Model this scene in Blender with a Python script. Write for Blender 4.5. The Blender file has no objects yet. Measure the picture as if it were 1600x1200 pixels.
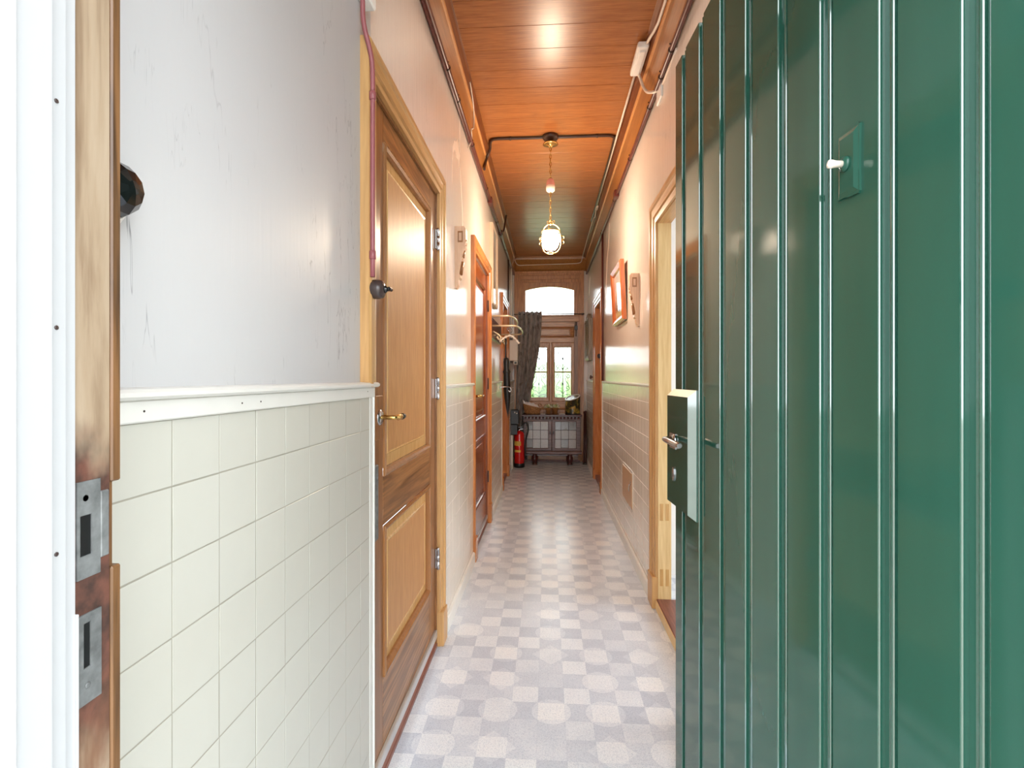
import bpy, bmesh, math, random
from mathutils import Vector, Matrix
R = math.radians
PI = math.pi
rnd = random.Random(7)
scn = bpy.context.scene
col = scn.collection

# ------------------------------------------------------------------ camera
F_PX, VP_X, HOR_Y, CAM_H = 818.0, 855.0, 590.0, 1.24
cd = bpy.data.cameras.new('camera')
cam = bpy.data.objects.new('camera', cd)
col.objects.link(cam)
cam.location = (0, 0, CAM_H)
cam.rotation_euler = (R(90), 0, math.atan((VP_X - 800) / F_PX))
cd.sensor_width = 36.0
cd.lens = F_PX / 1600 * 36.0
cd.shift_y = (HOR_Y - 600) / 1600
cd.clip_start = 0.02
scn.camera = cam

# ------------------------------------------------------------------ world and exposure
WORLD_STRENGTH = 6.8
EXPOSURE = 0.12
world = bpy.data.worlds.new('overcast')
scn.world = world
world.use_nodes = True
wb = world.node_tree.nodes['Background']
wb.inputs[0].default_value = (0.93, 0.97, 1.0, 1)
wb.inputs[1].default_value = WORLD_STRENGTH
scn.view_settings.view_transform = 'Standard'
scn.view_settings.look = 'None'
scn.view_settings.exposure = EXPOSURE
scn.view_settings.gamma = 1.0
scn.view_settings.use_curve_mapping = False
scn.cycles.diffuse_bounces = 8
scn.cycles.max_bounces = 14
scn.cycles.transparent_max_bounces = 16
LAMP_STRENGTH = 205.0

# ------------------------------------------------------------------ materials
def s(r, g, b):
    def f(v):
        v /= 255.0
        return v / 12.92 if v <= 0.04045 else ((v + 0.055) / 1.055) ** 2.4
    return (f(r), f(g), f(b), 1.0)

class NT:
    def __init__(self, name):
        self.m = bpy.data.materials.new(name)
        self.m.use_nodes = True
        self.t = self.m.node_tree
        self.b = self.t.nodes['Principled BSDF']
    def n(self, typ, **kw):
        n = self.t.nodes.new(typ)
        for k, v in kw.items():
            setattr(n, k, v)
        return n
    def l(self, a, b):
        self.t.links.new(a, b)
    def coord(self, scale=(1, 1, 1), rot=(0, 0, 0), world=False):
        if world:
            g = self.n('ShaderNodeNewGeometry')
            o = g.outputs['Position']
        else:
            o = self.n('ShaderNodeTexCoord').outputs['Object']
        m = self.n('ShaderNodeMapping')
        m.inputs['Scale'].default_value = scale
        m.inputs['Rotation'].default_value = rot
        self.l(o, m.inputs['Vector'])
        return m.outputs[0]
    def noise(self, vec, scale, detail=3.0, rough=0.55, dist=0.0):
        n = self.n('ShaderNodeTexNoise')
        n.inputs['Scale'].default_value = scale
        n.inputs['Detail'].default_value = detail
        n.inputs['Roughness'].default_value = rough
        n.inputs['Distortion'].default_value = dist
        self.l(vec, n.inputs['Vector'])
        return n.outputs['Fac']
    def ramp(self, fac, stops):
        r = self.n('ShaderNodeValToRGB')
        e = r.color_ramp.elements
        while len(e) < len(stops):
            e.new(0.5)
        for el, (p, c) in zip(e, stops):
            el.position = p
            el.color = c if len(c) == 4 else (*c, 1)
        self.l(fac, r.inputs[0])
        return r.outputs[0]
    def mix(self, fac, a, b, mode='MIX'):
        m = self.n('ShaderNodeMix', data_type='RGBA', blend_type=mode)
        for i, v in ((0, fac), (6, a), (7, b)):
            if isinstance(v, (int, float)):
                m.inputs[i].default_value = v
            elif isinstance(v, tuple):
                m.inputs[i].default_value = v
            else:
                self.l(v, m.inputs[i])
        return m.outputs[2]
    def math(self, op, a, b=None):
        m = self.n('ShaderNodeMath', operation=op)
        for i, v in ((0, a), (1, b)):
            if v is None:
                continue
            if isinstance(v, (int, float)):
                m.inputs[i].default_value = v
            else:
                self.l(v, m.inputs[i])
        return m.outputs[0]
    def bump(self, h, strength=0.2, dist=0.002, prev=None):
        b = self.n('ShaderNodeBump')
        b.inputs['Strength'].default_value = strength
        b.inputs['Distance'].default_value = dist
        self.l(h, b.inputs['Height'])
        if prev is not None:
            self.l(prev, b.inputs['Normal'])
        self.l(b.outputs[0], self.b.inputs['Normal'])
        return b.outputs[0]
    def base(self, c):
        if isinstance(c, tuple):
            self.b.inputs['Base Color'].default_value = c
        else:
            self.l(c, self.b.inputs['Base Color'])
    def set(self, **kw):
        for k, v in kw.items():
            i = self.b.inputs[k.replace('_', ' ')]
            if hasattr(v, 'is_linked'):
                self.l(v, i)
            else:
                i.default_value = v

def plain(name, c, rough=0.5, metal=0.0, var=0.06, scale=18.0, bump=0.0, coat=0.0):
    t = NT(name)
    v = t.noise(t.coord(), scale, 4)
    lo = tuple(max(0, x * (1 - var)) for x in c[:3]) + (1,)
    hi = tuple(min(1, x * (1 + var)) for x in c[:3]) + (1,)
    t.base(t.ramp(v, [(0.3, lo), (0.7, hi)]))
    t.set(Roughness=rough, Metallic=metal, Coat_Weight=coat, Coat_Roughness=0.05)
    if bump:
        t.bump(v, bump, 0.002)
    return t.m

def wood(name, dark, light, grain='z', rough=0.3, k=1.0, contrast=(0.3, 0.7), bump=0.08, rings=0.5, coat=0.0, rand=0.0, spec=0.5):
    """painted or varnished grain running along one object axis"""
    t = NT(name)
    st = {'x': (0.06, 1, 1), 'y': (1, 0.06, 1), 'z': (1, 1, 0.06)}[grain]
    st2 = {'x': (0.25, 1, 1), 'y': (1, 0.25, 1), 'z': (1, 1, 0.25)}[grain]
    v = t.coord(st)
    if rand:
        oi = t.n('ShaderNodeObjectInfo')
        ad = t.n('ShaderNodeVectorMath', operation='ADD')
        cm = t.n('ShaderNodeCombineXYZ')
        mm = t.math('MULTIPLY', oi.outputs['Random'], 37.0)
        for i in range(3):
            t.l(mm, cm.inputs[i])
        t.l(v, ad.inputs[0]); t.l(cm.outputs[0], ad.inputs[1])
        v = ad.outputs[0]
    fine = t.noise(v, 160 * k, 3, 0.6, 0.2)
    broad = t.noise(v, 14 * k, 3, 0.5, 1.2)
    rg = t.math('FRACT', t.math('MULTIPLY', broad, 7.0))
    tri = t.math('ABSOLUTE', t.math('SUBTRACT', rg, 0.5))
    tri = t.math('MULTIPLY', tri, 2.0)
    f = t.math('ADD', t.math('MULTIPLY', fine, 1.0 - rings * 0.5), t.math('MULTIPLY', tri, rings * 0.5))
    c = t.ramp(f, [(contrast[0], dark), (contrast[1], light)])
    if rand:
        hv = t.n('ShaderNodeHueSaturation')
        vv = t.n('ShaderNodeMapRange')
        vv.inputs[3].default_value = 1 - rand; vv.inputs[4].default_value = 1 + rand
        t.l(oi.outputs['Random'], vv.inputs[0]); t.l(vv.outputs[0], hv.inputs['Value'])
        t.l(c, hv.inputs['Color'])
        c = hv.outputs[0]
    t.base(c)
    t.set(Roughness=rough, Coat_Weight=coat, Coat_Roughness=0.08, Specular_IOR_Level=spec)
    if bump:
        t.bump(fine, bump, 0.001)
    return t.m

def glossy_wall(name, base, tint, vein, vein_amt, rough=0.16, streak=0.12):
    """gloss paint with thin slanting marble veins and vertical brush marks"""
    t = NT(name)
    p = t.coord((1, 1, 1), world=True)
    big = t.noise(p, 1.6, 4)
    c = t.ramp(big, [(0.3, base), (0.75, tint)])
    pv = t.coord((2.0, 2.0, 0.30), (R(-12), 0, 0), world=True)
    n1 = t.noise(pv, 3.2, 5, 0.6, 0.25)
    a = t.math('ABSOLUTE', t.math('SUBTRACT', n1, 0.5))
    v1 = t.ramp(a, [(0.0, (1, 1, 1)), (0.0030, (0, 0, 0))])
    mk = t.ramp(t.noise(p, 3.4, 3), [(0.52, (0, 0, 0)), (0.66, (1, 1, 1))])
    pv2 = t.coord((3.0, 3.0, 0.22), (R(-8), 0, 0), world=True)
    n2 = t.noise(pv2, 7.0, 4, 0.65, 0.3)
    a2 = t.math('ABSOLUTE', t.math('SUBTRACT', n2, 0.5))
    v2 = t.ramp(a2, [(0.0, (1, 1, 1)), (0.0022, (0, 0, 0))])
    mk2 = t.ramp(t.noise(p, 6.0, 3), [(0.59, (0, 0, 0)), (0.70, (1, 1, 1))])
    vf = t.math('ADD', t.math('MULTIPLY', v1, mk), t.math('MULTIPLY', t.math('MULTIPLY', v2, mk2), 0.7))
    vf = t.math('MULTIPLY', vf, vein_amt)
    t.base(t.mix(vf, c, vein))
    st = t.noise(t.coord((1, 1, 0.05), world=True), 75, 3, 0.6)
    t.bump(st, streak * 1.8, 0.004)
    t.set(Roughness=rough)
    return t.m

M = {}
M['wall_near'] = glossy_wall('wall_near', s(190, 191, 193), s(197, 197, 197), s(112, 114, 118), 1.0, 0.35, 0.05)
M['wall'] = glossy_wall('wall_paint', s(230, 218, 206), s(236, 226, 216), s(165, 145, 130), 0.6, 0.13, 0.16)
M['room_white'] = plain('room_white', s(240, 240, 238), 0.6, 0, 0.02)
M['tile'] = plain('tile_cream', s(189, 188, 178), 0.22, 0, 0.02, 6)
M['tile_far'] = None
def tile_far():
    t = NT('tile_warm')
    v = t.noise(t.coord(world=True), 3.0, 3)
    t.base(t.ramp(v, [(0.3, s(216, 209, 195)), (0.7, s(226, 219, 206))]))
    st = t.noise(t.coord((1, 1, 0.05), world=True), 75, 3, 0.6)
    t.bump(st, 0.28, 0.004)
    t.set(Roughness=0.14)
    return t.m
M['tile_far'] = tile_far()
M['grout'] = plain('grout', s(150, 147, 134), 0.7)
M['grout_glint'] = plain('grout_glint', s(250, 247, 240), 0.5, 0, 0.02)  # white tone stands in for reflections along the far joints
M['trim_white'] = plain('trim_white', s(214, 213, 207), 0.3, 0, 0.02)
M['base_white'] = plain('baseboard_white', s(228, 228, 222), 0.35, 0, 0.04)
M['pvc'] = plain('white_frame', s(176, 178, 180), 0.35, 0, 0.01)
M['ceil'] = wood('ceiling_plank', s(142, 84, 46), s(178, 116, 66), 'x', 0.30, 1.0, (0.3, 0.7), 0.10, 0.35, 0.0, 0.07, 0.32)
M['cornice'] = wood('cornice_ochre', s(150, 98, 48), s(180, 122, 64), 'y', 0.28, 0.6, (0.3, 0.7), 0.05, 0.3)
M['cornice_dark'] = wood('cornice_dark', s(100, 52, 22), s(132, 74, 36), 'y', 0.28, 0.6, (0.3, 0.7), 0.05, 0.3)
M['bead'] = plain('cornice_bead', s(200, 140, 84), 0.3)
M['arch'] = wood('architrave_ochre', s(182, 138, 86), s(204, 160, 106), 'z', 0.34, 0.8, (0.3, 0.7), 0.05, 0.4)
M['arch_h'] = wood('architrave_ochre_head', s(182, 138, 86), s(204, 160, 106), 'y', 0.34, 0.8, (0.3, 0.7), 0.05, 0.4)
M['stile'] = wood('door_stile_brown', s(112, 72, 40), s(154, 104, 62), 'z', 0.28, 0.9, (0.3, 0.7), 0.07, 0.5)
M['rail'] = wood('door_rail_brown', s(106, 68, 38), s(164, 114, 68), 'y', 0.28, 0.8, (0.3, 0.7), 0.07, 0.8)
M['oak'] = wood('door_panel_oak', s(164, 114, 68), s(202, 152, 100), 'z', 0.42, 1.5, (0.15, 0.85), 0.05, 0.5, spec=0.3)
M['mould'] = wood('door_moulding', s(186, 142, 86), s(214, 172, 112), 'z', 0.26, 0.8, (0.3, 0.7), 0.05, 0.3)
M['mould_dark'] = wood('door_moulding_dark', s(136, 90, 52), s(158, 108, 64), 'z', 0.26, 0.3, (0.2, 0.8), 0.03, 0.2)
M['red_stile'] = wood('red_brown_door', s(112, 54, 26), s(150, 82, 44), 'z', 0.2, 0.9, (0.3, 0.7), 0.05, 0.4)
M['orange_arch'] = wood('orange_architrave', s(176, 104, 52), s(206, 136, 76), 'z', 0.24, 0.8, (0.3, 0.7), 0.05, 0.4)
M['pale_wood'] = wood('pale_jamb', s(214, 180, 124), s(232, 204, 150), 'z', 0.4, 0.7, (0.3, 0.7), 0.04, 0.4)
M['back_wood'] = wood('back_door_wood', s(168, 112, 72), s(214, 158, 108), 'z', 0.3, 0.8, (0.3, 0.7), 0.06, 0.4)
M['back_wood_h'] = wood('back_door_wood_h', s(168, 112, 72), s(214, 158, 108), 'x', 0.3, 0.8, (0.3, 0.7), 0.06, 0.4)
M['back_dark'] = wood('back_door_dark', s(124, 84, 60), s(166, 120, 88), 'z', 0.3, 0.8, (0.3, 0.7), 0.06, 0.4)
M['cab'] = wood('cabinet_wood', s(84, 60, 56), s(130, 100, 94), 'x', 0.3, 0.9, (0.3, 0.7), 0.1, 0.5)
M['cab_dark'] = wood('cabinet_dark', s(60, 26, 26), s(92, 44, 40), 'z', 0.2, 0.9)
M['conduit'] = plain('conduit_red_brown', s(92, 42, 36), 0.35, 0, 0.15)
M['conduit_dark'] = plain('conduit_dark', s(62, 40, 30), 0.35, 0, 0.15)
M['pipe_red'] = plain('pipe_mauve_red', s(150, 84, 88), 0.35, 0, 0.06)
M['cable'] = plain('white_cable', s(226, 212, 196), 0.4, 0, 0.04)
M['brown_plastic'] = plain('brown_bakelite', s(66, 54, 52), 0.25, 0, 0.1)
M['black'] = plain('black', s(24, 24, 25), 0.35, 0, 0.2)
M['black_gloss'] = plain('black_gloss', s(20, 22, 22), 0.08, 0, 0.1)
M['steel'] = plain('steel', s(176, 176, 178), 0.22, 1.0, 0.05)
M['iron'] = plain('grey_iron', s(112, 115, 115), 0.5, 0.25, 0.35, 60)
M['brass'] = plain('brass', s(206, 172, 104), 0.25, 1.0, 0.06)
M['cream_metal'] = plain('cream_rod', s(226, 206, 172), 0.25, 0.3, 0.05)
M['alu'] = plain('aluminium_strip', s(196, 198, 198), 0.35, 0.6, 0.05)
M['white'] = plain('white_enamel', s(240, 238, 234), 0.3, 0, 0.02)
M['ceramic'] = plain('cream_ceramic', s(238, 226, 212), 0.2, 0, 0.02)
M['pink'] = plain('pink_porcelain', s(214, 150, 140), 0.2, 0, 0.04)
M['red'] = plain('extinguisher_red', s(206, 22, 22), 0.18, 0, 0.03, coat=0.6)
M['yellow'] = plain('label_yellow', s(226, 184, 80), 0.4, 0, 0.06)
M['terracotta'] = plain('terracotta', s(170, 118, 66), 0.6, 0, 0.12)
M['leaf'] = plain('pale_leaf', s(176, 186, 128), 0.45, 0, 0.25, 60)
M['leaf2'] = plain('cream_flower', s(246, 242, 222), 0.5, 0, 0.05, 60)
M['cloth'] = plain('white_cloth', s(238, 234, 232), 0.8, 0, 0.04)
M['corbel'] = wood('corbel_wood', s(206, 168, 138), s(226, 192, 162), 'z', 0.35, 0.9)
M['frame_orange'] = wood('picture_frame_orange', s(158, 78, 38), s(190, 106, 58), 'z', 0.25, 0.9)
M['pale_frame'] = plain('pale_frame', s(214, 192, 166), 0.35)
M['stick'] = plain('dark_red_stick', s(74, 34, 30), 0.3, 0, 0.15)
M['silver_wood'] = wood('weathered_carved_wood', s(110, 92, 72), s(176, 158, 134), 'z', 0.4, 1.0)
M['sill_red'] = wood('sill_red_brown', s(110, 66, 54), s(142, 90, 74), 'y', 0.4, 0.8)
M['hatch'] = plain('hatch_beige', s(196, 160, 120), 0.3, 0, 0.04)
M['plaster'] = plain('plaster_patch', s(240, 222, 206), 0.5, 0, 0.04)
M['paving'] = plain('paving', s(170, 166, 158), 0.8, 0, 0.2, 5)
M['facade'] = plain('facade', s(190, 170, 150), 0.8, 0, 0.1)
M['lawn'] = plain('lawn', s(150, 182, 116), 0.9, 0, 0.25, 2.0)
M['hedge'] = plain('hedge_leaf', s(140, 168, 118), 0.8, 0, 0.4, 4.0)
M['curtain'] = None

def green_paint(name, coat):
    t = NT(name)
    v = t.noise(t.coord((1, 1, 0.15)), 6, 3)
    t.base(t.ramp(v, [(0.3, s(32, 73, 60)), (0.7, s(38, 81, 68))]))
    w = t.noise(t.coord((1, 1, 0.10)), 60, 3, 0.5)
    t.bump(w, 0.02 + 0.08 * coat, 0.002)
    t.set(Roughness=0.08, Specular_IOR_Level=0.38, Coat_Weight=coat, Coat_Roughness=0.05, Coat_IOR=2.0)
    return t.m
M['green'] = green_paint('green_gloss_paint', 0.0)
M['green_highlight'] = green_paint('green_gloss_highlight', 1.0)   # same paint, gloss raised to put brighter sky highlights on grooves

def lino():
    t = NT('linoleum')
    g = t.n('ShaderNodeNewGeometry')
    P = g.outputs['Position']
    sc = t.n('ShaderNodeVectorMath', operation='SCALE')
    sc.inputs['Scale'].default_value = 10.0
    t.l(P, sc.inputs[0])
    # printed pattern: about 10 cm squares, every second one light, with rounded and cut shapes in between
    of = t.n('ShaderNodeVectorMath', operation='ADD')
    of.inputs[1].default_value = (0.35, 0.0, 0.5)
    t.l(sc.outputs[0], of.inputs[0])
    def cells(vec, lo, hi):
        fl = t.n('ShaderNodeVectorMath', operation='FLOOR'); t.l(vec, fl.inputs[0])
        wn = t.n('ShaderNodeTexWhiteNoise', noise_dimensions='2D'); t.l(fl.outputs[0], wn.inputs['Vector'])
        fr = t.n('ShaderNodeVectorMath', operation='FRACTION'); t.l(vec, fr.inputs[0])
        sp = t.n('ShaderNodeSeparateXYZ'); t.l(fr.outputs[0], sp.inputs[0])
        dx = t.math('ABSOLUTE', t.math('SUBTRACT', sp.outputs[0], 0.5)); dy = t.math('ABSOLUTE', t.math('SUBTRACT', sp.outputs[1], 0.5))
        return wn.outputs['Value'], dx, dy
    r, ax, ay = cells(of.outputs[0], 0, 1)
    ck = t.n('ShaderNodeTexChecker')
    ck.inputs['Scale'].default_value = 1.0
    ck.inputs['Color1'].default_value = (0, 0, 0, 1); ck.inputs['Color2'].default_value = (1, 1, 1, 1)
    t.l(of.outputs[0], ck.inputs['Vector'])
    # second layer of 20 cm figures, offset by half a cell: discs and diamonds lighter than their ground
    o2 = t.n('ShaderNodeVectorMath', operation='SCALE'); o2.inputs['Scale'].default_value = 0.5
    o3 = t.n('ShaderNodeVectorMath', operation='ADD'); o3.inputs[1].default_value = (0.25, 0.75, 0)
    t.l(of.outputs[0], o2.inputs[0]); t.l(o2.outputs[0], o3.inputs[0])
    r2, bx, by = cells(o3.outputs[0], 0, 1)
    d2 = t.math('SQRT', t.math('ADD', t.math('MULTIPLY', bx, bx), t.math('MULTIPLY', by, by)))
    disc = t.ramp(d2, [(0.36, (1, 1, 1)), (0.385, (0, 0, 0))])
    ring = t.math('MULTIPLY', t.ramp(d2, [(0.355, (0, 0, 0)), (0.37, (1, 1, 1))]), t.ramp(d2, [(0.375, (1, 1, 1)), (0.39, (0, 0, 0))]))
    dia = t.ramp(t.math('ADD', bx, by), [(0.40, (1, 1, 1)), (0.42, (0, 0, 0))])
    isdisc = t.math('GREATER_THAN', r2, 0.5)
    isdia = t.math('LESS_THAN', r2, 0.28)
    edge = t.ramp(t.math('MAXIMUM', ax, ay), [(0.475, (0, 0, 0)), (0.5, (1, 1, 1))])
    lv = t.math('ADD', t.math('MULTIPLY', ck.outputs['Fac'], 0.30), t.math('MULTIPLY', r, 0.34))
    lv = t.math('ADD', lv, t.math('MULTIPLY', t.math('MULTIPLY', disc, isdisc), 0.26))
    lv = t.math('ADD', lv, t.math('MULTIPLY', t.math('MULTIPLY', dia, isdia), 0.20))
    lv = t.math('SUBTRACT', lv, t.math('MULTIPLY', t.math('MULTIPLY', ring, isdisc), 0.14))
    lv = t.math('SUBTRACT', lv, t.math('MULTIPLY', edge, 0.12))
    big = t.noise(t.coord((1, 1, 1), world=True), 9.0, 3)
    lv = t.math('ADD', lv, t.math('MULTIPLY', t.math('SUBTRACT', big, 0.5), 0.5))
    c = t.ramp(lv, [(0.0, s(203, 211, 223)), (0.30, s(219, 226, 235)), (0.60, s(237, 242, 247)), (0.95, s(246, 249, 251))])
    spk = t.noise(t.coord((1, 1, 1), world=True), 330, 2, 0.7)
    sk = t.ramp(spk, [(0.36, (0.68, 0.71, 0.76)), (0.48, (1, 1, 1)), (0.66, (1.0, 1.0, 1.0))])
    spk2 = t.noise(t.coord((1, 1, 1), world=True), 120, 2, 0.7)
    sk2 = t.ramp(spk2, [(0.34, (0.86, 0.88, 0.91)), (0.52, (1, 1, 1))])
    t.base(t.mix(1.0, t.mix(1.0, c, sk, 'MULTIPLY'), sk2, 'MULTIPLY'))
    t.set(Roughness=0.24)
    t.bump(spk, 0.03, 0.001)
    return t.m
M['lino'] = lino()

def worn_jamb():
    t = NT('worn_wood')
    v = t.coord((1, 1, 0.12))
    n = t.noise(v, 30, 5, 0.6, 0.4)
    c = t.ramp(n, [(0.25, s(104, 80, 58)), (0.5, s(150, 131, 108)), (0.75, s(168, 152, 131))])
    # old red-brown paint and rust around the lock
    sepz = t.n('ShaderNodeSeparateXYZ')
    t.l(t.coord(world=True), sepz.inputs[0])
    dz = t.math('ABSOLUTE', t.math('SUBTRACT', sepz.outputs[2], 1.045))
    blot = t.math('ADD', dz, t.math('MULTIPLY', t.noise(t.coord((1, 1, 0.5)), 22, 4), 0.12))
    rf = t.ramp(blot, [(0.185, (1, 1, 1)), (0.225, (0, 0, 0))])
    rust = t.ramp(t.noise(t.coord(), 60, 4), [(0.35, s(58, 40, 34)), (0.65, s(98, 62, 50))])
    c = t.mix(rf, c, rust)
    low = t.ramp(sepz.outputs[2], [(0.86, (1, 1, 1)), (0.98, (0, 0, 0))])
    c = t.mix(t.math('MULTIPLY', low, t.ramp(n, [(0.4, (1, 1, 1)), (0.62, (0, 0, 0))])), c, s(112, 76, 54))
    t.base(c)
    t.set(Roughness=0.6)
    t.bump(n, 0.3, 0.002)
    return t.m
M['worn'] = worn_jamb()
M['worn_edge'] = wood('worn_edge', s(66, 46, 29), s(118, 84, 52), 'z', 0.4, 0.9, (0.3, 0.7), 0.2, 0.6)

def curtain_mat():
    t = NT('curtain_fabric')
    v = t.noise(t.coord((1, 1, 0.45)), 20, 4, 0.6, 0.8)
    t.base(t.ramp(v, [(0.34, s(104, 95, 90)), (0.52, s(150, 140, 134)), (0.68, s(166, 156, 149))]))
    t.set(Roughness=0.75, Sheen_Weight=0.3)
    return t.m
M['curtain'] = curtain_mat()

def can_mat():
    t = NT('painted_can')
    n = t.noise(t.coord(), 16, 4, 0.6, 0.5)
    n2 = t.noise(t.coord(), 34, 3)
    c = t.ramp(n, [(0.42, s(32, 36, 26)), (0.52, s(90, 86, 40)), (0.62, s(196, 164, 66))])
    c = t.mix(t.ramp(n2, [(0.58, (0, 0, 0)), (0.64, (0.7, 0.7, 0.7))]), c, s(156, 98, 60))
    t.base(c)
    t.set(Roughness=0.3)
    return t.m
M['can'] = can_mat()

def wicker_mat():
    t = NT('wicker')
    w = t.n('ShaderNodeTexBrick')
    w.inputs['Scale'].default_value = 60
    t.l(t.coord(), w.inputs['Vector'])
    n = t.noise(t.coord((1, 1, 4)), 40, 3)
    t.base(t.ramp(n, [(0.35, s(128, 84, 48)), (0.6, s(198, 146, 94))]))
    t.set(Roughness=0.6)
    t.bump(n, 0.5, 0.004)
    return t.m
M['wicker'] = wicker_mat()

def painting_mat():
    """a small hazy landscape print: pale sky, grey-green trees and a yellow field"""
    t = NT('landscape_print')
    sp = t.n('ShaderNodeSeparateXYZ')
    t.l(t.coord(), sp.inputs[0])
    n = t.noise(t.coord((1, 3, 3)), 9, 5, 0.65)
    h = t.math('ADD', t.math('MULTIPLY', sp.outputs[2], 2.2), t.math('MULTIPLY', n, 0.5))
    c = t.ramp(h, [(0.28, s(150, 140, 110)), (0.42, s(214, 196, 140)), (0.50, s(110, 112, 96)), (0.62, s(176, 176, 168)), (0.85, s(214, 214, 210))])
    t.base(c)
    t.set(Roughness=0.05)
    return t.m
M['print'] = painting_mat()

def pane_glass(name, tint, haze=0.0, rough=0.02, milky=False):
    t = NT(name)
    tr = t.n('ShaderNodeBsdfTransparent')
    tr.inputs[0].default_value = tint
    gl = t.n('ShaderNodeBsdfGlossy')
    gl.inputs['Roughness'].default_value = rough
    fr = t.n('ShaderNodeFresnel')
    fr.inputs[0].default_value = 1.45
    mx = t.n('ShaderNodeMixShader')
    t.l(fr.outputs[0], mx.inputs[0]); t.l(tr.outputs[0], mx.inputs[1]); t.l(gl.outputs[0], mx.inputs[2])
    last = mx.outputs[0]
    if haze:
        df = t.n('ShaderNodeBsdfDiffuse' if milky else 'ShaderNodeBsdfTranslucent')
        nn = t.noise(t.coord(), 70, 3)
        t.l(t.ramp(nn, [(0.3, (0.82, 0.84, 0.86)), (0.7, (1, 1, 1))]), df.inputs[0])
        m2 = t.n('ShaderNodeMixShader')
        m2.inputs[0].default_value = haze
        t.l(last, m2.inputs[1]); t.l(df.outputs[0], m2.inputs[2])
        last = m2.outputs[0]
    t.l(last, t.t.nodes['Material Output'].inputs['Surface'])
    return t.m
M['glass'] = pane_glass('clear_glass', (0.95, 0.98, 0.96, 1))
M['glass_frost'] = pane_glass('patterned_glass', (0.97, 0.98, 0.99, 1), 0.25, 0.1)
M['glass_cab'] = pane_glass('pale_reflecting_glass', (0.9, 0.92, 0.93, 1), 0.45, 0.06, True)  # pale obscured glass; its white haze also paints in reflected entrance daylight
M['glass_cab2'] = pane_glass('cabinet_glass', (0.9, 0.92, 0.93, 1), 0.10, 0.06, True)

def lamp_mat():
    t = NT('lit_glass')
    t.base((1, 0.9, 0.75, 1))
    t.set(Emission_Color=(1.0, 0.80, 0.60, 1), Emission_Strength=LAMP_STRENGTH)
    return t.m
M['lamp'] = lamp_mat()

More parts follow.
